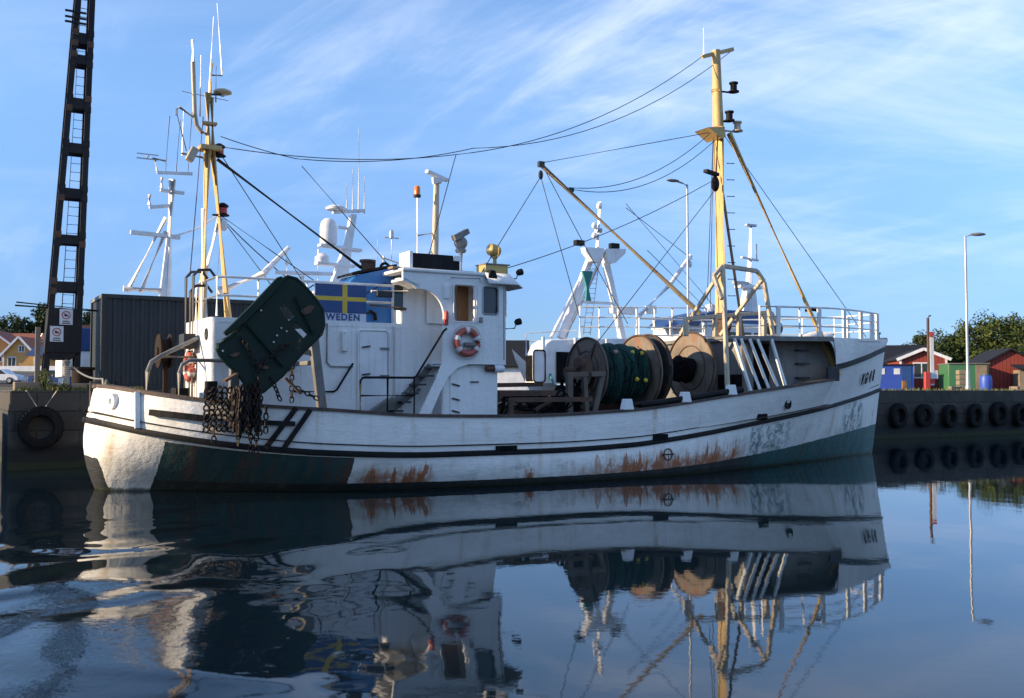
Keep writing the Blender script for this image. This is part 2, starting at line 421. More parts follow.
def mk_concrete():
    """quay wall: big stone-like blocks, damp and weed near the water (object z)"""
    m, h, b = newmat('quay_concrete')
    g = h.n('ShaderNodeNewGeometry').outputs['Position']
    co = h.n('ShaderNodeTexCoord').outputs['Object']
    x, y, z = h.sep(co)
    br = h.n('ShaderNodeTexBrick')
    h.set(br.inputs['Vector'], h.comb(x, z, 0.0))
    br.inputs['Scale'].default_value = 1.0
    br.inputs['Mortar Size'].default_value = 0.018
    br.inputs['Brick Width'].default_value = 1.15
    br.inputs['Row Height'].default_value = 0.56
    br.inputs['Color1'].default_value = (0.062, 0.054, 0.043, 1)
    br.inputs['Color2'].default_value = (0.038, 0.033, 0.027, 1)
    br.inputs['Mortar'].default_value = (0.018, 0.016, 0.014, 1)
    n = h.noise(co, 1.5, 6, 0.65)
    col = h.mix(h.step(n, 0.45, 0.75), br.outputs[0], (0.075, 0.066, 0.052))
    zz = h.math('ADD', z, h.math('MULTIPLY', h.math('SUBTRACT', h.noise(co, 2.2, 5, 0.7), 0.5), 0.35))
    col = h.mix(h.step(zz, 0.85, 0.55), col, (0.016, 0.016, 0.014))
    weed = h.math('MULTIPLY', h.step(zz, 0.26, 0.16), h.step(h.noise(co, 3, 4, 0.7), 0.25, 0.5))
    col = h.mix(h.math('MULTIPLY', weed, 0.7), col, (0.03, 0.042, 0.010))
    h.set(b.inputs['Base Color'], col)
    b.inputs['Roughness'].default_value = 0.85
    bump(h, b, h.math('ADD', n, h.math('MULTIPLY', br.outputs[1], -0.4)), 0.05)
    return m


MAT['concrete'] = mk_concrete()


def mk_ground(name, c1, c2, c3):
    m, h, b = newmat(name)
    co = h.n('ShaderNodeTexCoord').outputs['Object']
    n = h.noise(co, 0.35, 6, 0.65)
    col = h.mix(h.step(n, 0.4, 0.6), c1, c2)
    col = h.mix(h.step(h.noise(co, 2.5, 5, 0.7), 0.52, 0.68), col, c3)
    h.set(b.inputs['Base Color'], col)
    b.inputs['Roughness'].default_value = 0.95
    return m


MAT['ground'] = mk_ground('gravel_ground', (0.13, 0.12, 0.10), (0.10, 0.095, 0.08), (0.10, 0.10, 0.035))
MAT['turf'] = mk_ground('rough_turf', (0.06, 0.07, 0.03), (0.09, 0.085, 0.05), (0.045, 0.06, 0.02))


def mk_leaf(name, a, c):
    m, h, b = newmat(name)
    co = h.n('ShaderNodeTexCoord').outputs['Object']
    oi = h.n('ShaderNodeNewGeometry').outputs['Random Per Island']
    col = h.mix(oi, a, c)
    col = h.mix(h.math('MULTIPLY', h.step(h.noise(co, 0.45, 3), 0.4, 0.65), 0.5), col, tuple(x * 0.6 for x in a))
    h.set(b.inputs['Base Color'], col)
    b.inputs['Roughness'].default_value = 0.7
    b.inputs['Specular IOR Level'].default_value = 0.2
    return m


MAT['leaf'] = mk_leaf('broad_leaf', (0.040, 0.066, 0.014), (0.095, 0.112, 0.026))
MAT['leafdark'] = mk_leaf('dark_leaf', (0.022, 0.042, 0.014), (0.055, 0.074, 0.020))


# ------------------------------------------------------------------ mesh helpers
def V(*a):
    return Vector(a)


class MB:
    def __init__(s):
        s.v = []
        s.f = []
        s.uv = None

    def add(s, verts, faces):
        o = len(s.v)
        s.v += [Vector(p) for p in verts]
        s.f += [tuple(i + o for i in f) for f in faces]
        return s

    def box(s, c, size, rz=0.0, M=None):
        c = Vector(c)
        hx, hy, hz = (x / 2 for x in size)
        M = M or Matrix.Rotation(rz, 3, 'Z')
        vs = [c + M @ Vector((x, y, z)) for z in (-hz, hz) for y in (-hy, hy) for x in (-hx, hx)]
        return s.add(vs, [(0, 2, 3, 1), (4, 5, 7, 6), (0, 1, 5, 4), (2, 6, 7, 3), (0, 4, 6, 2), (1, 3, 7, 5)])

    def span(s, a, b):
        a, b = Vector(a), Vector(b)
        d = b - a
        return s.box((a + b) / 2, (abs(d.x), abs(d.y), abs(d.z)))

    def frame(s, d):
        d = d.normalized()
        up = Vector((0, 0, 1)) if abs(d.z) < 0.95 else Vector((1, 0, 0))
        x = d.cross(up).normalized()
        return x, x.cross(d).normalized()

    def beam(s, p, q, w, hgt):
        p, q = Vector(p), Vector(q)
        x, y = s.frame(q - p)
        vs = []
        for c in (p, q):
            for sx, sy in ((-1, -1), (1, -1), (1, 1), (-1, 1)):
                vs.append(c + x * sx * w / 2 + y * sy * hgt / 2)
        return s.add(vs, [(3, 2, 1, 0), (4, 5, 6, 7), (0, 1, 5, 4), (1, 2, 6, 5), (2, 3, 7, 6), (3, 0, 4, 7)])

    def tube(s, pts, r, n=8, closed=False):
        pts = [Vector(p) for p in pts]
        k = len(pts)
        rs = r if isinstance(r, (list, tuple)) else [r] * k
        rings = []
        px = None
        for i, p in enumerate(pts):
            if closed:
                d = pts[(i + 1) % k] - pts[i - 1]
            else:
                d = pts[min(i + 1, k - 1)] - pts[max(i - 1, 0)]
            d.normalize()
            if px is None:
                x, y = s.frame(d)
            else:
                x = px - d * px.dot(d)
                if x.length < 1e-5:
                    x, y = s.frame(d)
                x.normalize()
                y = d.cross(x)
            px = x
            rings.append([p + (x * math.cos(2 * math.pi * j / n) + y * math.sin(2 * math.pi * j / n)) * rs[i] for j in range(n)])
        vs = [v for ring in rings for v in ring]
        fs = []
        m = k if closed else k - 1
        for i in range(m):
            a, b2 = i * n, ((i + 1) % k) * n
            for j in range(n):
                j2 = (j + 1) % n
                fs.append((a + j, a + j2, b2 + j2, b2 + j))
        if not closed:
            fs.append(tuple(range(n - 1, -1, -1)))
            fs.append(tuple((k - 1) * n + j for j in range(n)))
        return s.add(vs, fs)

    def lathe(s, o, axis, prof, n=24, closed=False):
        """prof: (radius, height along axis)"""
        o, axis = Vector(o), Vector(axis).normalized()
        x, y = s.frame(axis)
        vs = []
        for r, hh in prof:
            for j in range(n):
                a = 2 * math.pi * j / n
                vs.append(o + axis * hh + (x * math.cos(a) + y * math.sin(a)) * max(r, 1e-4))
        fs = []
        k = len(prof)
        for i in range(k if closed else k - 1):
            for j in range(n):
                j2 = (j + 1) % n
                i2 = (i + 1) % k
                fs.append((i * n + j, i * n + j2, i2 * n + j2, i2 * n + j))
        return s.add(vs, fs)

    def ball(s, c, r, n=12, m=8):
        c = Vector(c)
        r = r if isinstance(r, (tuple, list)) else (r, r, r)
        vs, fs = [], []
        for i in range(m + 1):
            t = math.pi * i / m
            for j in range(n):
                a = 2 * math.pi * j / n
                vs.append(c + Vector((r[0] * math.sin(t) * math.cos(a), r[1] * math.sin(t) * math.sin(a), r[2] * math.cos(t))))
        for i in range(m):
            for j in range(n):
                fs.append((i * n + j, (i + 1) * n + j, (i + 1) * n + (j + 1) % n, i * n + (j + 1) % n))
        return s.add(vs, fs)

    def prism(s, poly, off, holes=()):
        poly = [Vector(p) for p in poly]
        holes = [[Vector(p) for p in q] for q in holes]
        off = Vector(off)
        loops = [poly] + holes
        flat = [p for l in loops for p in l]
        tris = geometry.tessellate_polygon(loops)
        n = len(flat)
        fs = [tuple(t) for t in tris] + [tuple(i + n for i in reversed(t)) for t in tris]
        o = 0
        for l in loops:
            k = len(l)
            for i in range(k):
                fs.append((o + i, o + (i + 1) % k, o + (i + 1) % k + n, o + i + n))
            o += k
        return s.add(flat + [p + off for p in flat], fs)

    def loft(s, rows, closed=False):
        """rows of equal length -> quad sheet"""
        k = len(rows[0])
        vs = [p for row in rows for p in row]
        fs = []
        for i in range(len(rows) - 1):
            for j in range(k if closed else k - 1):
                j2 = (j + 1) % k
                fs.append((i * k + j, i * k + j2, (i + 1) * k + j2, (i + 1) * k + j))
        return s.add(vs, fs)

    def build(s, name, mat, parent=None, loc=None, bevel=0.0, smooth=True, rz=0.0, fix=True):
        me = bpy.data.meshes.new(name)
        vs = s.v
        if loc is not None:
            L = Vector(loc)
            vs = [v - L for v in vs]
        me.from_pydata([tuple(v) for v in vs], [], s.f)
        me.validate()
        if fix:
            import bmesh
            bm = bmesh.new()
            bm.from_mesh(me)
            bmesh.ops.recalc_face_normals(bm, faces=bm.faces)
            bm.to_mesh(me)
            bm.free()
        me.materials.append(MAT[mat] if isinstance(mat, str) else mat)
        if smooth:
            me.polygons.foreach_set('use_smooth', [True] * len(me.polygons))
            me.set_sharp_from_angle(angle=R(38))
        o = bpy.data.objects.new(name, me)
        COL.objects.link(o)
        if loc is not None:
            o.location = loc
        o.rotation_euler.z = rz
        if parent is not None:
            o.parent = parent
        if bevel:
            bv = o.modifiers.new('bevel', 'BEVEL')
            bv.width = bevel
            bv.segments = 2
            bv.limit_method = 'ANGLE'
            bv.angle_limit = R(40)
        return o


def tag(o, label=None, cat=None, group=None, kind=None):
    if label: o['label'] = label
    if cat: o['category'] = cat
    if group: o['group'] = group
    if kind: o['kind'] = kind
    return o


def thing(name, label, cat, loc=(0, 0, 0), rz=0.0, group=None):
    o = bpy.data.objects.new(name, None)
    o.empty_display_size = 0.3
    COL.objects.link(o)
    o.location = loc
    o.rotation_euler.z = rz
    return tag(o, label, cat, group)


def text_mesh(body, size, mat, name, parent, M, extrude=0.004):
    """raised lettering as a mesh; M places it (x right, y up)"""
    cu = bpy.data.curves.new(name, 'FONT')
    cu.body = body
    cu.size = size
    cu.extrude = extrude
    cu.align_x = 'CENTER'
    cu.space_character = 1.18 if len(body) > 3 else 1.0
    cu.offset = .006
    cu.align_y = 'CENTER'
    ob = bpy.data.objects.new(name, cu)
    COL.objects.link(ob)
    dg = bpy.context.evaluated_depsgraph_get()
    me = bpy.data.meshes.new_from_object(ob.evaluated_get(dg))
    bpy.data.objects.remove(ob)
    bpy.data.curves.remove(cu)
    me.materials.clear()
    me.materials.append(MAT[mat])
    me.transform(M)
    o = bpy.data.objects.new(name, me)
    COL.objects.link(o)
    o.parent = parent
    return o


def axes(o, x, y):
    """4x4 from origin, x axis, y axis"""
    x, y = Vector(x).normalized(), Vector(y).normalized()
    z = x.cross(y)
    M = Matrix((x, y, z)).transposed().to_4x4()
    M.translation = Vector(o)
    return M


def arc(c, r, a0, a1, n, x, y):
    c, x, y = Vector(c), Vector(x), Vector(y)
    return [c + x * r * math.cos(R(a0 + (a1 - a0) * i / n)) + y * r * math.sin(R(a0 + (a1 - a0) * i / n)) for i in range(n + 1)]


def sag(p, q, d, n=12):
    p, q = Vector(p), Vector(q)
    return [p.lerp(q, i / n) - Vector((0, 0, d * 4 * (i / n) * (1 - i / n))) for i in range(n + 1)]


# boat frame: U metres from the stern, v metres to starboard (towards the camera), z up
YAW = R(30)
T_ = V(math.cos(YAW), math.sin(YAW), 0)
N_ = V(math.sin(YAW), -math.cos(YAW), 0)
S_ = V(13.1, 36.5, 0)
ORG = S_ - T_ * 27


def Wd(U, v, z=0.0):
    return ORG + T_ * U + N_ * v + V(0, 0, z)


def L(U, v, z):
    return V(U, -v, z)


def pchip(xs, ys):
    xs = np.array(xs, float); ys = np.array(ys, float)
    hh = np.diff(xs); d = np.diff(ys) / hh
    m = np.zeros(len(xs))
    m[0], m[-1] = d[0], d[-1]
    for i in range(1, len(xs) - 1):
        if d[i - 1] * d[i] > 0:
            w1, w2 = 2 * hh[i] + hh[i - 1], hh[i] + 2 * hh[i - 1]
            m[i] = (w1 + w2) / (w1 / d[i - 1] + w2 / d[i])

    def f(x):
        x = min(max(x, xs[0]), xs[-1])
        i = min(int(np.searchsorted(xs, x, side='right')) - 1, len(xs) - 2)
        t = (x - xs[i]) / hh[i]
        return float((2 * t**3 - 3 * t**2 + 1) * ys[i] + (t**3 - 2 * t**2 + t) * hh[i] * m[i] + (-2 * t**3 + 3 * t**2) * ys[i + 1] + (t**3 - t**2) * hh[i] * m[i + 1])
    return f


# ------------------------------------------------------------------ water and land
wm = MB()
wm.add([(-1500, -300, 0), (1500, -300, 0), (1500, 3000, 0), (-1500, 3000, 0)], [(0, 1, 2, 3)])
tag(wm.build('water', 'water', fix=False, smooth=False), kind='structure')

QH, QV = 2.28, -7.0


def rot_poly_obj(name, mat, poly, z0, z1):
    """prism in the boat frame with its object axes along the quay"""
    m = MB()
    m.prism([(u, -v, z0) for u, v in poly], (0, 0, z1 - z0))
    o = m.build(name, mat, smooth=False, bevel=0.05)
    o.location = ORG
    o.rotation_euler.z = YAW
    return o


quay_poly = [(-0.72, QV), (260, QV), (260, -300), (41, -300), (41, -12.4), (4.6, -12.4), (4.6, -18), (-0.72, -18)]
tag(rot_poly_obj('quay', 'concrete', quay_poly, -3, QH), kind='structure')
# ground surface on top of the quay
gp = [(-0.40, QV - 0.55), (259.5, QV - 0.55), (259.5, -299.5), (41.5, -299.5), (41.5, -12.1), (4.3, -12.1), (4.3, -17.7), (-0.40, -17.7)]
gm = MB().prism([(u, -v, QH - 0.05) for u, v in gp], (0, 0, 0.065))
go = tag(gm.build('ground', 'ground', smooth=False), kind='structure')
go.location = ORG
go.rotation_euler.z = YAW

# far shore on the left
def shore_z(x, y):
    t = y + 6 * math.sin(x * 0.05)
    z = np.interp(t, [66, 74, 80, 130, 200, 330, 480, 700], [-2.5, 0.6, 1.9, 5.0, 8.0, 17, 30, 36])
    return float(z) * (1.0 if t < 200 else 1 + 0.12 * math.sin(x * 0.021 + y * 0.01))


rows = []
for y in (64, 70, 74, 77, 80, 86, 92, 98, 104, 110, 120, 130, 145, 165, 200, 240, 290, 350, 420, 500, 600, 700):
    rows.append([(x, y, shore_z(x, y)) for x in np.linspace(-700, -24, 60)])
tag(MB().loft(rows).build('shore', 'turf'), kind='structure')
rr = []
for y in np.linspace(96, 121, 12):
    rr.append([(x, y, shore_z(x, y) + 0.05) for x in np.linspace(-300, -26, 60)])
tag(MB().loft(rr).build('road', 'asphalt'), kind='structure')

# ------------------------------------------------------------------ the fishing boat
boat = thing('fishing_boat', 'large white wooden fishing boat with rusty patched hull and ochre masts, nearest in the harbour', 'boat', tuple(ORG), YAW)

WLb = pchip([0.68, 0.76, 1.15, 1.95, 3.7, 5.8, 9.2, 11.5, 13.3, 15.4, 17.8, 21.6, 24.5, 26.4, 27],
            [0, .33, .68, 1.15, 2.35, 3.35, 4.0, 4.1, 4.02, 3.8, 3.15, 1.9, .9, .2, 0])
BTb = pchip([.5, .53, .62, .85, 1.4, 2.4, 3.5, 5, 7.5, 10, 13, 15, 18, 21, 24, 26, 27.2, 27.45],
            [0, .7, 1.2, 1.85, 2.6, 3.3, 3.62, 3.9, 4.12, 4.2, 4.15, 4.02, 3.62, 2.85, 1.7, .75, .12, 0])
RLb = pchip([.7, .73, .88, 1.35, 2.3, 3.5, 5, 7.2, 10, 13, 16, 18, 20, 22, 24, 26, 27.4, 27.78],
            [0, .75, 1.6, 2.5, 3.3, 3.74, 3.97, 4.15, 4.22, 4.2, 4.12, 3.95, 3.6, 3.05, 2.2, 1.1, .26, 0])
FTb = pchip([21.4, 22, 23, 24, 25, 26, 27, 27.6, 27.95], [3.28, 3.12, 2.78, 2.36, 1.82, 1.22, .58, .2, 0])
BTz = pchip([-.4, 0, 1.2, 2.3, 3.5, 5, 7.5, 10.3, 13, 14.3, 18.5, 21, 24, 27, 27.5],
            [1.74, 1.70, 1.43, 1.22, 1.05, .91, .81, .81, .88, .98, 1.42, 1.66, 1.97, 2.27, 2.32])
RLz0 = pchip([-.1, .3, 1.1, 2.4, 3.5, 5, 7.2, 9.8, 12.7, 16.8, 21, 22], [2.58, 2.5, 2.29, 2.08, 1.96, 1.86, 1.71, 1.67, 1.76, 2.17, 2.58, 2.66])
KNz = pchip([21, 21.8, 24, 26, 27.9], [2.95, 3.03, 3.34, 3.62, 3.86])
FTz = pchip([17, 21.7, 24, 28], [3.86, 3.93, 3.98, 4.16])


def RLz(U):
    return RLz0(U) if U < 21.68 else KNz(U)


MIDb = lambda U: 0.0
NST = 170


def gpar(i):
    t = i / (NST - 1)
    return 0.55 * t + 0.45 * (0.5 - 0.5 * math.cos(math.pi * t))


def row_pts(Ua, Uf, bf, zf, wv):
    out = []
    for i in range(NST):
        U = Ua + (Uf - Ua) * gpar(i)
        out.append((U, bf(U) if 0 < i < NST - 1 else 0.0, zf(U), wv))
    return out


def lerp_row(a, b2, t, bulge=0.0):
    return [(p[0] * (1 - t) + q[0] * t - (0.0), (p[1] * (1 - t) + q[1] * t) + bulge * math.sin(math.pi * t) * min(1, p[1] + q[1]), p[2] * (1 - t) + q[2] * t, p[3] * (1 - t) + q[3] * t) for p, q in zip(a, b2)]


r_keel = row_pts(2.0, 26.3, lambda U: 0.45 * WLb(U), lambda U: -1.4, -0.6)
r_wl = row_pts(0.68, 27.0, WLb, lambda U: 0.0, 0.0)
r_bt = row_pts(.5, 27.45, BTb, BTz, 1.0)
r_rl = row_pts(.7, 27.78, RLb, RLz, 2.0)
hull_rows = [r_keel, r_wl]
for t in (.15, .3, .45, .6, .75, .9):
    row = lerp_row(r_wl, r_bt, t, 0.10)
    # stern counter: bulge aft
    row = [(p[0] - 0.16 * math.sin(math.pi * t) * max(0, 1 - (p[0] - 0.5) / 1.4) if p[0] < 1.9 else p[0], p[1], p[2], p[3]) for p in row]
    hull_rows.append(row)
hull_rows.append(r_bt)
for t in (.33, .66):
    hull_rows.append(lerp_row(r_bt, r_rl, t, 0.02))
hull_rows.append(r_rl)


def hull_mesh(rows, name, mat):
    k = NST if len(rows[0]) == NST else len(rows[0])
    verts, uvs, faces = [], [], []
    for sgn in (1, -1):
        for row in rows:
            for p in row:
                verts.append((p[0], -p[1] * sgn, p[2]))
                uvs.append((p[0] + (0 if sgn > 0 else 40), p[3]))
    nr = len(rows)
    for s_i in range(2):
        o = s_i * nr * k
        for i in range(nr - 1):
            for j in range(k - 1):
                f = (o + i * k + j, o + i * k + j + 1, o + (i + 1) * k + j + 1, o + (i + 1) * k + j)
                faces.append(f if s_i == 0 else f[::-1])
    me = bpy.data.meshes.new(name)
    me.from_pydata(verts, [], faces)
    ul = me.uv_layers.new(name='UVMap')
    for lp in me.loops:
        ul.data[lp.index].uv = uvs[lp.vertex_index]
    me.polygons.foreach_set('use_smooth', [True] * len(me.polygons))
    me.materials.append(MAT[mat])
    me.set_sharp_from_angle(angle=R(50))
    o = bpy.data.objects.new(name, me)
    COL.objects.link(o)
    o.parent = boat
    return o


hull = hull_mesh(hull_rows, 'hull', 'hull')


def hull_at(U, z):
    """starboard half breadth and outward normal (frame U,v) of the hull side at height z"""
    pts = [(0, WLb(U)), (BTz(U), BTb(U)), (RLz(U), RLb(U))]
    pts2 = [(0, WLb(U + .1)), (BTz(U + .1), BTb(U + .1)), (RLz(U + .1), RLb(U + .1))]
    f = lambda q: float(np.interp(z, [a for a, _ in q], [c for _, c in q]))
    b0, b1 = f(pts), f(pts2)
    bul = 0.10 * math.sin(math.pi * min(max(z / BTz(U), 0), 1)) if z < BTz(U) else 0.02
    n = Vector((-(b1 - b0) / .1, 1)).normalized()
    return b0 + bul, n


def strip(name, Us, bf, zf, prof, mat, parent=boat, both=True):
    """sweep a small profile [(out, up)] along a hull line, both sides in one ring"""
    m = MB()
    sides = (1, -1) if both else (1,)
    for sgn in sides:
        rows = []
        for U in Us:
            b0, b1 = bf(U), bf(U + 0.02)
            n = Vector((-(b1 - b0) / .02, 1)).normalized()
            rows.append([V(U + n.x * o, -(b0 + n.y * o) * sgn, zf(U) + up) for o, up in prof])
        m.loft(rows, closed=True)
    return m.build(name, mat, parent)


UB = [.502, .506, .515, .53, .55, .58, .62, .68, .76, .85, 1.0, 1.2, 1.5, 2, 2.5, 3] + list(np.linspace(3.5, 26.5, 60)) + [26.8, 27.0, 27.2, 27.35, 27.43]
strip('rubbing_strake', UB, BTb, BTz, [(-.05, -.075), (.05, -.06), (.065, 0), (.05, .06), (-.05, .075)], 'black')
strip('upper_moulding', UB[2:-2], lambda U: BTb(U) + .02, lambda U: BTz(U) + .20, [(-.05, -.016), (.03, -.012), (.03, .012), (-.05, .016)], 'black')
UR = [.702, .706, .715, .73, .76, .81, .88, .98, 1.1, 1.25, 1.5, 1.75, 2, 2.5, 3] + list(np.linspace(3.5, 21.6, 50))
strip('rail_cap', UR, RLb, RLz0, [(-.16, -.03), (.05, -.03), (.05, .04), (-.16, .04)], 'railcap')
UK = list(np.linspace(21.72, 27, 26)) + [27.3, 27.5, 27.68, 27.76]
strip('knuckle_band', UK, RLb, KNz, [(-.05, -.09), (.045, -.09), (.045, .08), (-.05, .08)], 'black')
# white line along the bow below the whaleback, fender bars on the quarter
md = MB()
rows = []
for U in list(np.linspace(0.9, 21.75, 60)):
    bz = RLz0(U)
    zz = max(bz - 0.85, 1.15 if U < 14 else 1.15 + (U - 14) * 0.09)
    zz = min(zz, bz - .3)
    b0 = max(RLb(U) - 0.1, 0.05)
    rows.append([V(U, -b0, zz), V(U, 0, zz + .04), V(U, b0, zz)])
md.loft(rows)
md.build('deck', 'deck', boat, fix=False)

for sgn in (1, -1):
    rows = []
    for U in np.linspace(1.3, 21.6, 50):
        b0 = min(RLb(U), hull_at(U, RLz0(U) - .75)[0]) - .10
        rows.append([V(U, -b0 * sgn, RLz0(U) - .02), V(U, -b0 * sgn, RLz0(U) - .9)])
    MB().loft(rows).build('bulwark_lining', 'darkbrown', boat, fix=False)

# forecastle: side plating above the knuckle, deck, bulkhead
fr0, fr1, fr2 = [], [], []
UF0 = np.linspace(0, 1, 40)
for t in UF0:
    Uk, Ut = 21.72 + t * (27.78 - 21.72), 21.5 + t * (27.95 - 21.5)
    fr0.append((Uk, RLb(Uk) if t < 1 else 0, KNz(Uk), 2.0))
    fr2.append((Ut, FTb(Ut) if t < 1 else 0, FTz(Ut), 3.0))
fr1 = [((a[0] + c[0]) / 2, (a[1] + c[1]) / 2 + (.03 if i < 39 else 0), (a[2] + c[2]) / 2, 2.5) for i, (a, c) in enumerate(zip(fr0, fr2))]
hull_mesh([fr0, fr1, fr2], 'bow_plating', 'hull')


def FWb(U):
    return FTb(U) if U > 21.5 else 3.25 - 0.10 * max(0, 20.5 - U) if U < 20.5 else float(np.interp(U, [20.5, 21.5], [3.25, 3.27]))


m = MB()
rows_t, rows_b = [], []
Us = list(np.linspace(18.5, 27.4, 44)) + [27.7, 27.9]
ring = []
for U in Us:
    b0 = max(FWb(U) - 0.01, .01)
    z = FTz(U)
    ring.append([V(U, -b0, z - .10), V(U, -b0, z), V(U, 0, z + .08), V(U, b0, z), V(U, b0, z - .10), V(U, 0, z - .04)])
m.loft(ring, closed=True)
m.add(ring[0], [(0, 1, 2, 3, 4, 5)])
m.build('forecastle_deck', 'grey', boat)
m = MB()
MB().box(L(17.9, 2.85, 3.82), (1.25, .5, .09)).build('side_platform', 'grey', boat, bevel=.01)
strip('deck_edge', list(np.linspace(17.3, 21.4, 20)), FWb, lambda U: FTz(U) - .05, [(-.03, -.07), (.03, -.07), (.03, .07), (-.03, .07)], 'grey', both=False)

# inset bulkhead under the whaleback, curving out to meet the bow plating
plan = [(18.62, -2.7), (18.62, 0.6), (18.62, 2.0), (18.68, 2.2), (18.85, 2.3), (19.75, 2.3), (20.6, 2.32), (21.2, 2.42), (21.8, 2.62), (22.3, 2.74), (22.6, 2.76)]
m = MB()
rws = []
for z in (1.35, 1.9, 2.4, 3.0, 3.82):
    rws.append([V(u, -min(v, hull_at(u, max(z - .3, 0))[0] - .12), z) for u, v in plan])
m.loft(rws)
bk = m.build('bulkhead', 'grey', boat, fix=False)
MB().box(L(19.37, 2.31, 2.85), (0.62, .04, 1.75)).build('doorway', 'net_shade_black', bk)  # solid black panel, painted for the darkness inside the doorway
MB().box(L(18.60, 1.75, 2.35), (.04, 1.05, .85)).build('low_opening_shade', 'net_shade_black', bk)  # black panel, shade of the low opening put into the colour
for zc in (2.66, 3.10, 3.52):
    m = MB()
    m.prism([L(20.75, 2.30, zc), L(20.75, 2.52, zc), L(21.15, 2.60, zc), L(21.15, 2.38, zc)], (0, 0, .045))
    m.build('step_rung', 'darkgrey', bk)
# curved web at the front end of the opening
web = [L(21.78, 0, 2.62), L(21.78, 0, 3.86)]
m = MB()
pl = [(20.95, 3.90), (21.2, 3.85), (21.42, 3.74), (21.6, 3.55), (21.70, 3.3), (21.76, 3.0), (22.0, 3.1), (22.4, 3.93)]
m.prism([V(u, -(RLb(min(u, 21.7)) - .02 if z < 3.1 else np.interp(z, [3.05, 3.93], [RLb(max(u, 21.7)), FWb(u)]) + .006), z) for u, z in pl], (0, .03, 0))
m.build('opening_web', 'white', boat)
m = MB()
m.box(L(21.55, 3.16, 2.80), (.42, .10, .44), rz=-.22)
m.build('chock_block', 'darkgrey', boat, bevel=.02)

# slanted stanchions along the whaleback side
for (u0, z0), (u1, z1) in [((17.82, 3.80), (18.24, 2.26)), ((18.16, 3.80), (18.59, 2.29)), ((18.47, 3.80), (18.95, 2.34)), ((19.02, 3.82), (19.24, 2.38)), ((17.55, 3.80), (17.86, 2.24))]:
    MB().beam(L(u0, 3.1, z0), L(u1, 3.45, z1), .085, .085).build('stanchion', 'white_rail', boat, bevel=.01)

# bow details: hawse hole, freeing ports, load mark, name
m = MB()
for (u, z, w, hh) in ((9.28, .885, .56, .17), (14.0, 1.06, .5, .16), (18.05, 1.53, .46, .17)):
    b0, n = hull_at(u, z)
    ang = math.atan2(n.x, n.y)
    MB().box(L(u, b0 + .012, z), (w, .05, hh), rz=ang).build('freeing_port', 'net_shade_black', boat)
b0, n = hull_at(19.2, 1.9)
nd = V(n.x, -n.y, 0)
MB().lathe(L(19.2, b0, 1.9) + nd * .01, nd, [(.0, 0), (.11, 0), (.12, .03), (.16, .03), (.17, 0)], 20).build('hawse_hole', 'black', boat)
b0, n = hull_at(14.25, .60)
nd = V(n.x, -n.y, 0)
tx = V(n.y, n.x, 0)
up = V(0, 0, 1)
c = L(14.25, b0 + .02, .60)
m = MB()
m.tube([c + (tx * math.cos(a) + up * math.sin(a)) * .15 for a in np.linspace(0, 2 * math.pi, 24, endpoint=False)], .014, 6, closed=True)
m.beam(c - tx * .22, c + tx * .22, .02, .03)
m.build('load_mark', 'letter', boat)
for ch, u in (('V', 24.45), ('G', 24.92), ('4', 25.39), ('8', 25.86)):
    z = 2.62 + (u - 24.4) * .12
    b0, n = hull_at(u, z)
    sl = (hull_at(u, z + .25)[0] - hull_at(u, z - .25)[0]) / .5
    M = axes(L(u + n.x * .055, b0 + n.y * .055, z), (n.y, n.x, 0.0), (-.5 * sl, -(sl + .5 * sl * n.x) / max(n.y, .3), 1))
    M = M @ Matrix.Diagonal((.66, 1, 1, 1))
    text_mesh(ch, .62, 'letter', 'lettering', boat, M, .012)

# skid bars and stern bars on the hull
def hull_bar(pts, w, t, name, mat):
    m = MB()
    q = []
    for u, z in pts:
        b0, n = hull_at(u, z)
        q.append(V(u + n.x * t * .5, -(b0 + n.y * t * .5), z))
    for a, c in zip(q, q[1:]):
        m.beam(a, c, w, w)
    return m.build(name, mat, boat)


for (ua, za), (uc, zc) in (((3.62, 1.05), (4.22, 1.92)), ((3.98, 1.02), (4.52, 1.88))):
    hull_bar([(ua + (uc - ua) * t, za + (zc - za) * t) for t in np.linspace(0, 1, 5)], .11, .06, 'skid_bar', 'black')
hull_bar([(u, 1.83 - (u - 1.4) * .13) for u in np.linspace(1.45, 2.5, 6)], .13, .10, 'fender_bar', 'black')
hull_bar([(u, 1.62 - (u - 3.2) * .05) for u in np.linspace(3.2, 4.2, 4)], .10, .08, 'fender_bar', 'black')
hull_bar([(1.22, z) for z in np.linspace(1.48, 2.26, 4)], .10, .08, 'stern_batten', 'white')
b0, n = hull_at(.84, 2.05)
nd = V(n.x, -n.y, 0)
MB().lathe(L(.84, b0, 2.05), nd, [(.0, .05), (.06, .05), (.07, .10), (.17, .10), (.19, 0)], 18).build('stern_fairlead', 'white', boat)

# bulwark roller on the starboard rail
m = MB()
m.tube([L(u, RLb(u) - .05, RLz0(u) + .12) for u in np.linspace(12.95, 17.0, 12)], .085, 10)
m.build('rail_roller', 'black', boat)
for u in (12.9, 14.85, 16.55):
    m = MB()
    p = L(u, RLb(u) - .05, RLz0(u))
    m.prism([p + V(-.16, -.11, .02), p + V(.16, -.11, .02), p + V(.09, -.11, .30), p + V(-.09, -.11, .30)], (0, .2, 0))
    m.build('roller_bracket', 'white', boat, bevel=.015)

# ---- deckhouse
HZ0, HZ1 = 1.2, 3.92


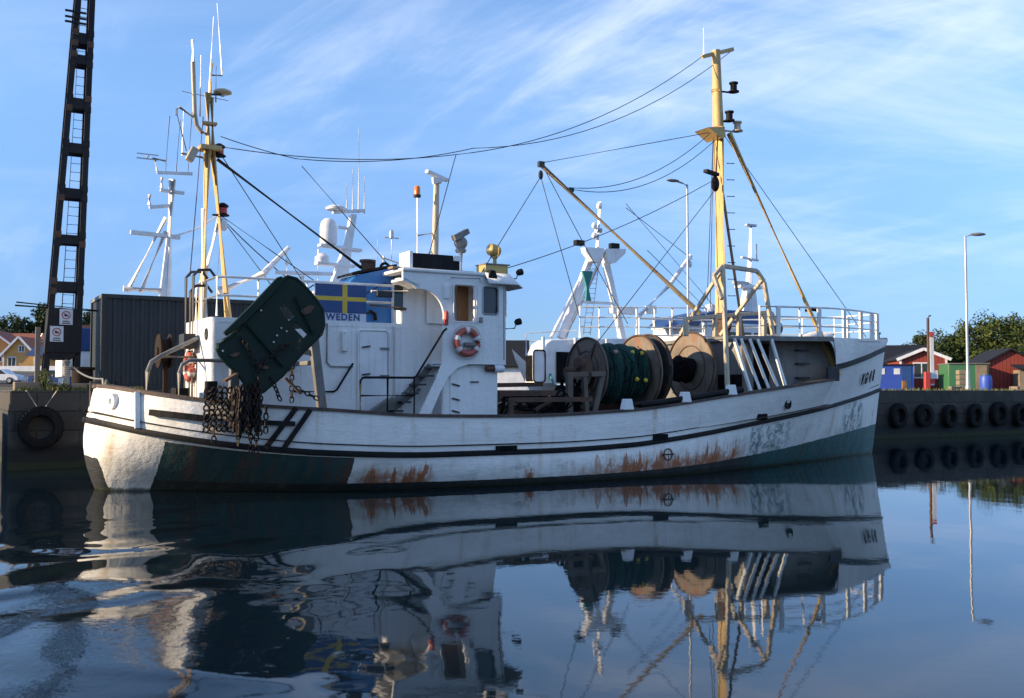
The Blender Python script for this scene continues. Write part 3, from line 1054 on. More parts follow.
def rounded(u0, u1, v0, v1, r, n=6):
    out = []
    for cu, cv, a0 in ((u1 - r, v1 - r, 0), (u0 + r, v1 - r, 90), (u0 + r, v0 + r, 180), (u1 - r, v0 + r, 270)):
        for i in range(n + 1):
            a = R(a0 + 90 * i / n)
            out.append((cu + r * math.cos(a), cv + r * math.sin(a)))
    return out


m = MB()
m.prism([L(u, v, HZ0) for u, v in rounded(2.66, 7.3, 0.05, 2.6, .14)], (0, 0, HZ1 - HZ0))
m.prism([L(u, v, HZ0) for u, v in rounded(4.2, 7.3, -2.6, .3, .14)], (0, 0, HZ1 - HZ0 - .012))
m.build('deckhouse', 'white', boat, bevel=.05)
m = MB()
m.prism([L(u, v, HZ0 - .05) for u, v in rounded(7.2, 9.62, -3.1, 2.62, .1)], (0, 0, 5.1 - HZ0))
m.prism([L(u, v, HZ0 - .06) for u, v in rounded(8.1, 9.66, 1.0, 3.14, .06)], (0, 0, 2.98 - HZ0))
m.build('wheelhouse', 'white', boat, bevel=.03)


# starboard outer wall of the wheelhouse with arch, doorway and window cut out (in the U,z plane)
def rrect(u0, u1, z0, z1, r, n=4):
    out = []
    for cu, cz, a0 in ((u1 - r, z1 - r, 0), (u0 + r, z1 - r, 90), (u0 + r, z0 + r, 180), (u1 - r, z0 + r, 270)):
        for i in range(n + 1):
            a = R(a0 + 90 * i / n)
            out.append((cu + r * math.cos(a), cz + r * math.sin(a)))
    return out


VW = 3.3
outer = [(6.98, 4.90), (7.25, 4.80), (7.34, 4.72)]
outer += [(8.06 - .62 + .62 * math.cos(R(a)), 4.10 + .62 * math.sin(R(a))) for a in range(85, -1, -10)]   # arch
outer += [(8.06, 3.3), (8.02, 2.93), (7.86, 2.55), (7.62, 2.1), (7.40, 1.70), (7.72, 1.70), (7.95, 2.2), (8.2, 2.62), (8.45, 2.84), (8.75, 2.93), (9.74, 2.93), (9.78, 3.0), (9.78, 5.16), (6.98, 5.12)]
door_open = rrect(8.30, 8.90, 3.98, 4.86, .07)
win = rrect(9.13, 9.56, 4.18, 4.86, .06)
m = MB()
m.prism([L(u, VW, z) for u, z in outer], (0, .08, 0), holes=[[L(u, VW, z) for u, z in door_open], [L(u, VW, z) for u, z in win]])
# underside shelf and front chamfer walls
m.prism([L(8.06, VW - .02, 2.93), L(9.74, VW - .02, 2.93), L(9.74, 2.55, 2.93), L(8.06, 2.55, 2.93)], (0, 0, .06))
m.prism([L(9.74, VW - .004, 2.93), L(10.12, 2.72, 2.93), L(10.2, 1.0, 2.93), L(10.22, 0, 2.93), L(10.2, -1.0, 2.93), L(10.12, -2.6, 2.93), L(9.74, -3.1, 2.93),
         L(9.60, -3.1, 2.93), L(9.60, 2.66, 2.93), L(9.62, VW - .06, 2.93)], (0, 0, 2.22))
m.build('wheelhouse_wing', 'white', boat, bevel=.012)
m = MB()
m.box(L(9.345, VW - .05, 4.52), (.50, .02, .76))
wn = m.build('wheelhouse_window', 'glass', boat)
m = MB()
m.tube([L(u, VW + .005, z) for u, z in win], .022, 6, closed=True)
m.build('window_frame', 'galv', wn)
m = MB()
fx, fy = V(10.12 - 9.74, -(2.72 - VW), 0), None
for a, c in (((9.84, 3.15), (10.05, 2.83)), ((10.135, 2.55), (10.185, 1.3)), ((10.20, .9), (10.215, .1))):
    pa, pc = L(a[0] + .03, a[1] + .015, 4.18), L(c[0] + .03, c[1] + .015, 4.18)
    m.prism([pa, pc, pc + V(0, 0, .7), pa + V(0, 0, .7)], (-.02, .01, 0))
m.build('front_window', 'glass', boat)
m = MB()
m.box(L(8.25, 2.68, 4.42), (.72, .03, .95))
m.build('inner_partition', 'white', boat)
m = MB()
m.box(L(8.84, 2.78, 4.42), (.30, .06, .95))
m.build('sliding_door', 'varnish', boat, bevel=.01)
# roof, visor
m = MB()
m.prism([L(u, v, 5.12) for u, v in ((6.95, -3.2), (9.8, -3.2), (10.25, -2.6), (10.35, 0), (10.25, 2.75), (9.85, 3.36), (6.95, 3.36))], (0, 0, .09))
m.build('wheelhouse_roof', 'white', boat, bevel=.03)
m = MB()
visor = [(9.15, 3.34), (9.85, 3.33), (10.22, 2.75), (10.33, 0), (10.22, -2.6), (9.8, -3.2)]
lo = [(9.2, 3.50), (10.02, 3.50), (10.52, 2.88), (10.68, 0), (10.5, -2.7), (9.95, -3.35)]
m.loft([[L(u, v, 5.19) for u, v in visor], [L(u, v, 4.92) for u, v in lo]])
sv = m.build('visor', 'white', boat, fix=False)
sm_ = sv.modifiers.new('thickness', 'SOLIDIFY')
sm_.thickness = .03
m = MB()
m.box(L(8.13, 3.32, 4.68), (.16, .08, .34))
m.build('junction_box', 'white', boat, bevel=.02)
m = MB()
m.box(L(8.10, 3.33, 3.95), (.10, .08, .16)); m.lathe(L(8.10, 3.36, 4.0), (0, 0, 1), [(.0, 0), (.055, 0), (.055, .16), (.02, .22), (0, .22)], 12)
m.build('alarm_bell', 'red', boat)
m = MB()
m.box(L(7.16, 2.63, 4.55), (.24, .04, .62))
m.build('side_window', 'glass', boat, bevel=.02)
m = MB()
m.prism([L(7.02, VW, 4.92), L(7.02, 2.5, 4.92), L(7.40, 2.5, 4.76), L(7.40, VW, 4.76)], (0, 0, .05))
m.build('wing_soffit', 'white', boat)

# lower door on the wheelhouse base + fittings
m = MB()
m.box(L(8.95, 3.155, 2.2), (1.28, .03, 1.25))
dr = m.build('lower_panel', 'white', boat, bevel=.012)
for z in (1.80, 2.1, 2.45):
    MB().beam(L(8.35, 3.19, z), L(8.55, 3.19, z - .05), .035, .035).build('door_dog', 'darkgrey', dr)
MB().beam(L(8.85, 3.19, 2.50), L(9.08, 3.19, 2.50), .03, .03).build('hand_grip', 'darkgrey', dr)
m = MB()
m.lathe(L(9.25, 3.26, 2.83), (1, 0, 0), [(0, 0), (.07, 0), (.07, .22), (.055, .22)], 12)
fl = m.build('deck_lamp', 'rust', boat)
MB().lathe(L(9.47, 3.26, 2.83), (1, 0, 0), [(.085, 0), (.10, .05), (.10, .24), (.06, .29), (0, .29)], 14).build('lamp_glass', 'white_sign', fl)

# deckhouse door
m = MB()
m.prism([L(u, 2.60, z) for u, z in rrect(6.16, 6.87, 1.5, 3.70, .06)], (0, -.035, 0))
dd = m.build('deckhouse_door', 'white_far', boat, bevel=.012)
for z in (3.32, 2.66):
    MB().beam(L(6.22, 2.67, z), L(6.42, 2.67, z + .03), .035, .035).build('door_dog', 'darkgrey', dd)
    MB().box(L(6.80, 2.66, z - .02), (.22, .04, .05)).build('hinge', 'grey', dd)
MB().tube([L(u, 2.632, z) for u, z in rrect(6.13, 6.90, 1.47, 3.73, .08)], .022, 6, closed=True).build('door_frame', 'white', dd)
m = MB()
m.box(L(5.78, 2.66, 3.45), (.14, .10, .50))
m.build('vent_box', 'white', boat, bevel=.03)
# weld ribs and seams: raised belts on deckhouse side
m = MB()
for u in (4.75, 5.98, 7.0):
    m.box(L(u, 2.603, 2.6), (.025, .012, 2.5))
m.box(L(5.0, 2.603, 3.82), (4.4, .012, .03))
m.build('deckhouse_seam', 'white', boat)
m = MB()
m.tube([L(5.35, 2.63, 3.86), L(5.35, 2.63, 2.95), L(5.45, 2.63, 2.85), L(6.0, 2.63, 2.85)], .018, 6)
m.build('cable_run', 'grey', boat)
m = MB()
m.tube([L(7.05, 2.64, 3.85), L(7.05, 2.64, 1.7)], .022, 6)
m.build('drain_pipe', 'white', boat)
MB().tube([L(9.68, 3.40, 5.1), L(9.68, 3.40, 3.05)], .014, 5).build('cable_run', 'grey', boat)
MB().tube([L(8.2, 3.40, 5.02), L(9.0, 3.40, 5.04), L(9.0, 3.40, 4.95)], .012, 5).build('cable_run', 'grey', boat)
MB().box(L(9.02, 3.41, 4.02), (.09, .06, .14)).build('switch_box', 'grey', boat, bevel=.01)
MB().box(L(4.35, 2.64, 2.9), (.26, .08, .34)).build('junction_box', 'grey', boat, bevel=.02)
MB().tube([L(u, 3.395, z) for u, z in rrect(8.28, 8.92, 3.96, 4.88, .08)], .016, 6, closed=True).build('doorway_rim', 'white', boat)
# small oval porthole on the aft end
m = MB()
m.lathe(L(2.655, 2.3, 3.55), (-1, 0, 0), [(0, .0), (.09, .0), (.11, .02), (.13, .02), (.14, 0)], 18)
m.build('porthole', 'darkgrey', boat)

# stairs between deckhouse and wing
m = MB()
for i in range(6):
    u = 6.95 + i * .20
    m.box(L(u, 2.92, 1.80 + i * .21), (.24, .5, .045))
st = m.build('stairs', 'darkgrey', boat)
m = MB()
m.beam(L(6.75, 2.68, 1.55), L(8.0, 2.68, 2.9), .05, .16)
m.build('stringer', 'grey', st)
for k in range(7):                                   # pale planks heaped on the side deck
    u = 5.9 + k * .17
    MB().beam(L(u, 3.0 - .05 * k, 1.55 + .03 * k), L(u + .75, 3.15 - .06 * k, 2.08 + .04 * k), .13, .05).build('plank', 'grey', boat)

# black handrails along the side deck
m = MB()
vr = 3.42
m.tube([L(5.88, vr, 1.6), L(5.88, vr, 2.50), L(5.92, vr, 2.57), L(6.0, vr, 2.59), L(7.20, vr, 2.59), L(7.28, vr, 2.62), L(8.0, vr, 3.72), L(8.08, vr, 3.78)], .028, 8)
m.tube([L(5.88, vr, 2.17), L(7.23, vr, 2.17)], .022, 8)
m.tube([L(6.55, vr, 2.58), L(6.55, vr, 1.6)], .024, 8)
m.tube([L(7.23, vr, 2.58), L(7.23, vr, 1.6)], .024, 8)
m.build('side_handrail', 'black', boat)
m = MB()
m.tube([L(4.55, 2.68, 2.27), L(5.50, 2.68, 2.26), L(5.58, 2.68, 2.30), L(5.98, 2.68, 2.93)], .026, 8)
m.build('grab_rail', 'black', boat)


def railing(paths, zs, r, posts, mat, name, zb):
    m = MB()
    for pth in paths:
        for dz, rr_ in zip(zs, r):
            m.tube([p + V(0, 0, dz) for p in pth], rr_, 8)
    for p in posts:
        m.tube([p + V(0, 0, zb), p + V(0, 0, zs[0])], r[0], 8)
    return m.build(name, mat, boat)


# white rail round the deckhouse top
pth = [L(2.85, .3, 4.0), L(2.85, 2.40, 4.0), L(3.1, 2.5, 4.0), L(7.3, 2.5, 4.0)]
posts = [L(2.85, .35, 4.0), L(2.85, 1.4, 4.0), L(2.85, 2.40, 4.0), L(3.75, 2.5, 4.0), L(4.9, 2.5, 4.0), L(6.05, 2.5, 4.0), L(7.25, 2.5, 4.0)]
railing([pth], (.84, .42), (.03, .028), posts, 'white_rail', 'top_railing', -.04)

# flag board
flag = MB().box(L(5.70, 2.56, 4.34), (1.28, .05, .92)).build('sign_board', 'white_sign', boat)
y0 = -2.60
m = MB()
for u0, u1, z0, z1 in ((5.07, 5.74, 4.51, 4.80), (5.86, 6.34, 4.51, 4.80), (5.07, 5.74, 4.12, 4.41), (5.86, 6.34, 4.12, 4.41)):
    m.box(((u0 + u1) / 2, -2.588, (z0 + z1) / 2), (u1 - u0, .006, z1 - z0))
m.build('flag_field', 'flagblue', flag)
m = MB()
m.box((5.80, -2.588, 4.46), (.12, .006, .68))
m.box((5.40, -2.588, 4.46), (.66, .006, .10))
m.box((6.10, -2.588, 4.46), (.48, .006, .10))
m.build('flag_cross', 'flagyellow', flag)
text_mesh('SWEDEN', .215, 'letterblue', 'lettering', flag, axes(L(5.70, 2.592, 4.02), (1, 0, 0), (0, 0, 1)), .004)
# floodlight bar next to the flag
m = MB()
m.tube([L(6.4, 2.75, 4.66), L(7.35, 2.75, 4.70)], .03, 8)
fb = m.build('light_bar', 'white_rail', boat)
m = MB()
m.box(L(6.72, 2.78, 4.60), (.40, .12, .16))
m.build('floodlight', 'darkgrey', fb, bevel=.02)
m = MB()
m.tube([L(6.4, 2.65, 4.34), L(7.35, 2.65, 4.28)], .035, 8)
m.build('wooden_pole', 'wood', boat)

# blue funnel casing
m = MB()
m.prism([L(5.95, 2.1, HZ1), L(7.30, 2.1, HZ1), L(7.30, 2.1, 5.36), L(6.25, 2.1, 5.10), L(6.05, 2.1, 4.9)], (0, 1.0, 0))
fn = m.build('funnel_casing', 'blue', boat, bevel=.04)
m = MB()
m.prism([L(6.15, 2.14, 5.10), L(6.35, 2.14, 5.16), L(7.33, 2.14, 5.38), L(7.33, 2.14, 5.44), L(6.3, 2.14, 5.21), L(6.15, 2.14, 5.16)], (0, 1.08, 0))
m.build('casing_top', 'black', fn)
m = MB()
m.lathe(L(6.75, 1.6, 5.20), (0, 0, 1), [(.15, 0), (.15, .30), (.19, .30), (.19, .36), (.14, .36), (.14, .1), (0, .1)], 16)
m.build('exhaust_stack', 'rust', fn)
m = MB()
m.lathe(L(6.95, 1.35, 5.2), (0, 0, 1), [(.11, 0), (.13, .4), (.10, .4), (.10, .1), (0, .1)], 14)
m.build('exhaust_stack', 'rust', fn)
m = MB()
m.tube(arc(L(7.15, 1.8, 5.36), .12, 0, 180, 8, (1, 0, 0), (0, 0, 1)), .035, 8)
m.tube([L(6.1, 2.15, 4.72), L(6.45, 2.15, 4.62), L(7.0, 2.15, 4.95), L(7.25, 2.15, 4.85)], .012, 6)
m.tube([L(6.45, 2.2, 4.15), L(6.6, 2.2, 4.22), L(6.72, 2.2, 4.16), L(6.74, 2.2, 4.0)], .05, 8)
m.build('vent_pipe', 'black', fn)

# roof gear
m = MB()
m.box(L(7.98, 2.75, 5.42), (1.30, .55, .40))
rb = m.build('roof_box', 'black', boat, bevel=.02)
MB().box(L(7.30, 2.75, 5.43), (.10, .62, .46)).build('box_end', 'white', rb, bevel=.02)
MB().box(L(8.55, 3.035, 5.55), (.2, .03, .12)).build('box_label', 'white', rb)
m = MB()
m.box(L(7.2, 2.9, 5.235), (.75, .3, .05))
m.build('roof_board', 'wood', boat)
MB().box(L(8.75, 2.9, 5.235), (.55, .3, .04)).build('roof_board', 'wood', boat)
m = MB()
m.box(L(9.78, 2.6, 5.36), (.66, .5, .26))
yb = m.build('yellow_locker', 'ochre', boat, bevel=.015)
MB().box(L(9.80, 2.6, 5.505), (.72, .56, .03)).build('lid', 'grey', yb)
m = MB()
m.lathe(L(9.86, 2.6, 5.52), (0, 0, 1), [(.05, 0), (.05, .16), (.08, .18), (.08, .22), (0, .22)], 12)
m.tube([L(9.86, 2.35, 5.95), L(9.86, 2.4, 5.74), L(9.86, 2.8, 5.74), L(9.86, 2.85, 5.95)], .025, 8)
sl = m.build('searchlight', 'ochre', boat)
MB().lathe(L(9.66, 2.6, 5.93), (.96, .1, -.16), [(0, 0), (.10, .01), (.15, .05), (.16, .10), (.16, .26), (.12, .34), (0, .36)], 18).build('lamp_housing', 'ochre', sl)
m = MB()
m.prism([L(9.20, 3.45, 5.05), L(9.50, 3.45, 5.0), L(9.42, 3.45, 5.26), L(9.28, 3.45, 5.28)], (0, .2, 0))
m.build('work_lamp', 'black', boat, bevel=.02)
for (u, z) in ((10.35, 5.30), (10.30, 4.02)):
    m = MB()
    m.tube([L(u - .30, 2.85, z - .16), L(u - .05, 2.95, z - .14), L(u, 2.95, z)], .018, 6)
    f = m.build('lamp_arm', 'darkgrey', boat)
    m = MB()
    m.lathe(L(u - .05, 2.95, z), (.9, -.1, .25), [(0, 0), (.05, .01), (.085, .06), (.085, .17), (0, .17)], 12)
    m.build('floodlight', 'black', f)
# radar column, amber beacon, horn
m = MB()
m.lathe(L(9.38, 0, 5.2), (0.02, 0, 1), [(.105, 0), (.085, 2.7), (.085, 2.86), (.14, 2.88), (.14, 2.98), (0, 2.98)], 14)
rc = m.build('radar_column', 'cream', boat)
m = MB()
m.box(L(9.46, 0, 8.28), (.85, .14, .10), M=Matrix.Rotation(R(9), 3, 'Y') @ Matrix.Rotation(R(20), 3, 'Z'))
m.prism([L(9.28, .05, 8.0), L(9.62, .05, 8.12), L(9.66, .05, 8.20), L(9.25, .05, 8.2)], (0, -.1, 0))
m.build('radar_scanner', 'white_far', rc, bevel=.02)
m = MB()
m.tube([L(8.84, 0, 5.2), L(8.85, 0, 7.62)], .035, 8)
m.tube([L(8.85, 0, 6.55), L(9.4, 0, 6.68)], .025, 6)
m.tube([L(8.85, 0, 5.9), L(9.4, 0, 6.2)], .022, 6)
bp = m.build('beacon_pole', 'galv', boat)
MB().lathe(L(8.85, 0, 7.62), (0, 0, 1), [(.10, 0), (.11, .06), (.085, .07)], 14).build('beacon_base', 'darkgrey', bp)
MB().lathe(L(8.85, 0, 7.69), (0, 0, 1), [(.085, 0), (.085, .19), (.06, .24), (0, .25)], 14).build('beacon_lens', 'amber', bp)
m = MB()
m.tube([L(10.1, .2, 5.2), L(10.1, .2, 6.2)], [.10, .07], 10)
hn = m.build('camera_post', 'white', boat)
m = MB()
m.ball(L(10.1, .2, 6.42), (.20, .16, .19), 14, 8)
m.lathe(L(10.1, .2, 6.15), (0, 0, 1), [(.14, 0), (.16, .06), (.12, .12)], 12)
m.beam(L(9.95, .2, 6.55), L(10.35, .1, 6.78), .18, .15)
m.beam(L(9.82, .3, 6.52), L(10.02, .3, 6.60), .2, .16)
m.build('camera_head', 'grey', hn)
m = MB()
m.tube([L(7.75, .8, 5.2), L(7.75, .8, 6.35)], .02, 6)
m.tube([L(7.55, .8, 6.3), L(7.95, .8, 6.3)], .018, 6)
m.lathe(L(7.75, .8, 6.3), (0, 0, 1), [(.06, 0), (.06, .15), (.02, .22), (0, .22)], 8)
m.tube([L(7.35, 1.2, 5.2), L(7.35, 1.2, 5.75)], .03, 6); m.tube([L(7.35, 1.2, 5.7), L(8.6, .5, 5.55)], .022, 6)
m.build('aerial', 'galv', boat)

# ---- aft mast (two legs)
MA_U, MA_V = 3.0, .45
m = MB()
m.tube([L(2.90, .75, 3.85), L(3.0, .65, 8.2)], [.115, .10], 12)
am = m.build('aft_mast', 'yellow', boat)
m = MB()
m.tube([L(3.62, .45, 3.85), L(3.14, .58, 8.1)], [.095, .075], 12)
m.build('mast_leg', 'yellow', am)
MB().tube([L(2.84, .98, 3.95), L(2.84, .98, 6.6)], .045, 8).build('conduit', 'white_rail', am)
m = MB()
m.tube([L(3.03, .62, 8.0), L(3.0, .6, 9.5)], [.085, .07], 10)
m.tube([L(3.16, .58, 8.0), L(3.10, .6, 9.4)], [.06, .05], 10)
m.tube([L(3.05, .6, 9.3), L(3.1, .6, 10.25)], [.05, .03], 8)
m.box(L(3.06, .6, 8.14), (.5, .45, .10))
m.box(L(3.06, .6, 8.75), (.32, .2, .06))
m.build('topmast', 'yellow', am)
m = MB()
m.tube([L(3.0, .62, 8.48), L(2.86, .62, 8.52), L(2.75, .62, 8.66), L(2.70, .62, 8.95), L(2.64, .62, 10.2)], .052, 10)
m.build('exhaust_pipe', 'cream', am)
MB().tube([L(2.64, .62, 10.2), L(2.62, .62, 10.72)], .045, 10).build('pipe_tip', 'galv', am)
for (u, z, parent_) in ((3.32, 8.0, am), (3.42, 6.55, am)):
    m = MB()
    m.lathe(L(u, .5, z), (0, 0, 1), [(0, 0), (.16, 0), (.16, .03), (.1, .05), (.1, .20), (.14, .22), (.14, .26), (.05, .32), (0, .32)], 14)
    m.beam(L(u - .25, .55, z), L(u, .5, z), .06, .04)
    nl = m.build('navigation_lamp', 'black', am)
    MB().lathe(L(u, .5, z + .06), (0, 0, 1), [(.108, 0), (.108, .13)], 14).build('lamp_lens', 'red', nl)
m = MB()
for (u, zz, z1, lean) in ((3.02, 9.3, 11.4, .10), (3.34, 10.0, 11.75, -.14), (2.83, 8.9, 10.4, 0), (3.2, 9.3, 10.2, .0), (2.42, 7.9, 9.0, .02)):
    m.tube([L(u, .6, zz), L(u + lean, .6, z1)], [.02, .008], 6)
m.tube([L(3.1, .6, 9.95), L(3.34, .6, 9.98), L(3.34, .6, 10.15)], .022, 6)
m.tube([L(2.4, .6, 9.45), L(3.5, .6, 9.38)], .010, 5)
m.tube([L(2.4, .6, 7.95), L(2.95, .62, 7.9)], .03, 6)
m.tube([L(2.35, .62, 9.05), L(2.27, .62, 9.0), L(2.27, .62, 8.85)], .035, 6); m.tube([L(2.35, .62, 9.05), L(2.75, .62, 8.8)], .03, 6)
m.build('antenna', 'galv', am)
m = MB(); m.beam(L(3.1, .6, 9.48), L(3.32, .6, 9.5), .05, .04); m.build('dome_arm', 'darkgrey', am)
MB().lathe(L(3.36, .6, 9.47), (0, 0, 1), [(0, 0), (.05, .0), (.05, .05), (.22, .08), (.22, .12), (.12, .17), (0, .18)], 16).build('gps_dome', 'cream', am)
m = MB()
m.box(L(2.62, .75, 7.92), (.18, .22, .34), M=Matrix.Rotation(R(25), 3, 'Y'))
m.build('loudspeaker', 'cream', am, bevel=.02)
MB().tube([L(3.30, .4, 7.95), L(6.6, 1.6, 5.35)], .042, 8).build('black_stay', 'black', boat)
# clutter at the aft end of the deckhouse
m = MB()
for du, dv, zt in ((2.55, 1.1, 4.6), (2.50, .85, 4.95), (2.56, 1.35, 4.95)):
    m.tube([L(du, dv, 1.6), L(du, dv, zt), L(du + .12, dv, zt + .14), L(du + .38, dv, zt + .16), L(du + .5, dv, zt)], .035, 8)
m.box(L(2.45, 1.3, 3.42), (.26, .55, .34))
m.build('hydraulic_pipes', 'darkgrey', boat)
m = MB()
m.lathe(L(2.42, -.35, 3.25), (-1, .0, 0), [(0, 0), (.42, 0), (.42, .05), (.3, .06), (.3, .26), (.42, .27), (.42, .31), (.10, .31), (.10, .34), (0, .34)], 24)
m.beam(L(2.3, -.35, 1.8), L(2.3, -.35, 3.2), .12, .12)
m.build('small_reel', 'darkbrown', boat)
m = MB()
m.tube([L(1.42, 2.0, 1.9), L(1.46, 2.0, 2.7), L(1.54, 2.0, 2.92), L(1.75, 2.0, 3.06), L(2.6, 1.6, 3.48)], .05, 8)
m.tube([L(1.72, 2.0, 3.04), L(2.6, 1.3, 3.06)], .04, 8)
m.build('stern_frame', 'grey', boat)
m = MB()
m.tube([L(1.98, 2.7, 1.8), L(1.99, 2.7, 2.66), L(2.06, 2.7, 2.86), L(2.22, 2.7, 2.95), L(2.8, 2.75, 2.95), L(3.8, 2.75, 2.9)], .042, 8)
m.build('hoop_rail', 'grey', boat)
MB().box(L(2.66, 2.75, 2.12), (.22, .3, .75)).build('winch_base', 'black', boat, bevel=.02)
MB().box(L(2.2, 1.8, 2.1), (.3, .5, .5)).build('deck_box', 'black', boat, bevel=.02)
# ---- gallows that carry the trawl door
m = MB()
m.beam(L(4.62, 3.70, 3.75), L(4.86, 3.72, 1.86), .17, .20)
m.beam(L(3.0, 3.5, 3.55), L(2.95, 3.5, 1.9), .17, .20)
m.beam(L(2.95, 3.55, 3.62), L(4.68, 3.66, 3.78), .18, .20)
m.beam(L(4.45, 3.64, 3.15), L(4.80, 3.64, 3.10), .12, .12)
m.beam(L(4.6, 3.6, 2.9), L(4.6, 2.6, 2.9), .1, .1)
m.build('gallows', 'grey', boat, bevel=.02)

# ---- foremast
m = MB()
m.tube([L(19.85, 0, 3.8), L(19.78, 0, 10.9), L(19.72, 0, 13.6)], [.235, .19, .135], 18)
fm = m.build('foremast', 'yellow', boat)
MB().beam(L(19.15, -.05, 13.30), L(20.42, .05, 13.74), .10, .12).build('mast_yard', 'yellow', fm)
MB().prism([L(19.05, .35, 10.85), L(19.75, .35, 10.95), L(19.8, .35, 10.62), L(19.6, .35, 10.55), L(19.2, .35, 10.78)], (0, .7, 0)).build('crosstree', 'yellow', fm)
MB().tube([L(19.72, 0, 12.2), L(19.72, 0, 12.26)], .17, 16).build('mast_band', 'yellow', fm)
MB().tube([L(19.76, 0, 10.75), L(19.76, 0, 11.0)], .24, 16).build('mast_band', 'yellow', fm)
for (u, z, mt) in ((20.25, 12.2, 'black'), (20.05, 11.2, 'black'), (20.40, 10.9, 'cream')):
    m = MB()
    m.beam(L(19.75, .1, z), L(u, .25, z - .02), .05, .05)
    m.lathe(L(u, .25, z), (0, 0, 1), [(0, 0), (.18, 0), (.18, .04), (.11, .06), (.11, .26), (.15, .28), (.15, .33), (0, .37)], 14)
    m.build('navigation_lamp', mt, fm)
MB().tube([L(19.18, 0, 13.35), L(19.18, 0, 14.25)], [.025, .012], 6).build('antenna', 'white_rail', fm)
for i in range(9):
    MB().tube([L(19.98, .18, 5.4 + i * .55), L(20.22, .28, 5.4 + i * .55)], .018, 5).build('mast_rung', 'darkgrey', fm)
m = MB()
m.tube([L(19.95, .35, 10.75), L(22.05, 2.95, 2.75)], [.095, .115], 12)
m.build('mast_strut', 'yellow', boat)
m = MB()
m.tube([L(19.9, -.3, 10.7), L(22.6, -1.9, 4.2)], .05, 10)
m.build('mast_strut', 'darkgrey', boat)
# boom
m = MB()
m.tube([L(18.5, .5, 4.75), L(12.56, .5, 8.84)], [.085, .065], 12)
bm_ = m.build('boom', 'cream', boat)
m = MB()
m.box(L(12.56, .5, 8.86), (.18, .12, .16)); m.ball(L(12.55, .5, 8.55), (.08, .06, .14), 8, 6)
m.box(L(13.6, .5, 8.22), (.16, .10, .12))
m.build('boom_block', 'darkgrey', bm_)
m = MB()
m.ball(L(19.1, .6, 8.95), (.16, .1, .26), 10, 8)
m.beam(L(18.6, .7, 9.3), L(19.2, .6, 9.25), .16, .10)
m.tube([L(19.5, .3, 10.8), L(19.15, .6, 9.3)], .025, 6)
m.build('hanging_block', 'black', boat)

# rigging
rig = MB()
wires = [((12.56, .5, 8.9), (19.2, .2, 10.72), .0), ((13.6, .5, 8.28), (19.2, .3, 10.70), .55), ((13.6, .5, 8.24), (19.3, .4, 10.45), .65),
         ((12.55, .5, 8.5), (9.3, 2.9, 5.25), .0), ((12.55, .5, 8.5), (13.7, .8, 4.4), 0), ((12.7, .5, 8.7), (16.4, -.5, 4.4), .05),
         ((19.1, .6, 9.1), (9.75, 2.3, 5.3), .25), ((19.1, .6, 8.75), (13.0, 1.7, 2.9), .0),
         ((3.35, .5, 8.25), (10.05, 0, 8.95), .22), ((10.05, 0, 8.95), (19.2, 0, 13.35), .62), ((3.35, .5, 8.5), (5.3, .3, 8.22), .03), ((5.3, .3, 8.22), (10.6, 0, 9.2), .2), ((10.6, 0, 9.2), (20.4, 0, 13.7), .8), ((10.05, 0, 8.95), (9.9, .2, 8.75), .0), ((9.9, .2, 8.75), (8.2, 2.0, 5.5), .0),
         ((19.9, .1, 10.8), (25.6, 1.0, 4.15), 0), ((19.6, 0, 10.7), (19.3, .5, 4.6), 0),
         ((5.4, .5, 8.0), (7.4, 1.6, 5.4), 0), ((2.9, .62, 8.9), (2.62, .7, 5.0), .0), ((3.3, .5, 6.6), (5.6, 2.3, 4.6), 0), ((2.28, .62, 8.9), (2.5, .7, 8.0), .0), ((3.4, .5, 8.0), (6.6, -1.2, 4.4), 0),
         ((19.4, .2, 10.6), (19.2, .2, 5.0), 0), ((19.2, .4, 10.4), (18.9, .4, 5.2), 0)]
for a, c, d in wires:
    rig.tube(sag(L(*a), L(*c), d, 18 if d else 2), .012, 5)
rig.build('rigging', 'wire', boat)

# gantry by the foremast
m = MB()
vg = 2.9
a1, a2 = L(17.32, vg, 5.93), L(18.66, vg, 5.86)
m.beam(a1, a2, .11, .13)
m.beam(a1, L(17.02, 3.4, 2.25), .11, .12)
m.beam(a1 + V(0.02, 0, -.05), L(17.05, 1.3, 4.0), .10, .11)
m.beam(a1 + V(-.02, 0, 0), L(16.98, vg, 5.62), .11, .12)
m.beam(L(16.98, vg, 5.62), L(16.92, 3.3, 4.9), .11, .12)
m.beam(a2, L(18.95, vg, 5.55), .11, .12)
m.beam(L(18.95, vg, 5.55), L(19.2, 3.0, 3.95), .11, .12)
m.beam(L(18.88, vg, 5.62), L(18.55, 1.4, 4.0), .10, .11)
m.build('gantry', 'cream', boat, bevel=.02)
# ochre platform rail by the mast foot
m = MB()
m.beam(L(16.72, 1.9, 4.42), L(18.8, 1.9, 4.62), .12, .12)
m.beam(L(18.8, 1.9, 4.62), L(20.2, 1.9, 4.75), .12, .12)
m.beam(L(20.2, 1.9, 4.75), L(20.45, 1.9, 4.35), .12, .12)
for u in (16.75, 17.9, 18.85, 19.9):
    m.beam(L(u, 1.9, 3.9), L(u, 1.9, 4.42 + (u - 16.7) * .095), .13, .13)
m.build('platform_rail', 'cream', boat, bevel=.02)
m = MB()
m.lathe(L(19.1, .9, 4.0), (0, 0, 1), [(.25, 0), (.25, .15), (.15, .2), (.15, .5), (.22, .55), (.2, .75), (0, .75)], 14)
m.lathe(L(18.9, .9, 4.35), (1, 0, 0), [(.1, 0), (.22, .05), (.16, .2), (.22, .38), (0, .38)], 14)
m.build('windlass', 'rust', boat)

# forecastle railing
def fedge(U, inset=.12):
    return max(FWb(U) - inset, 0)


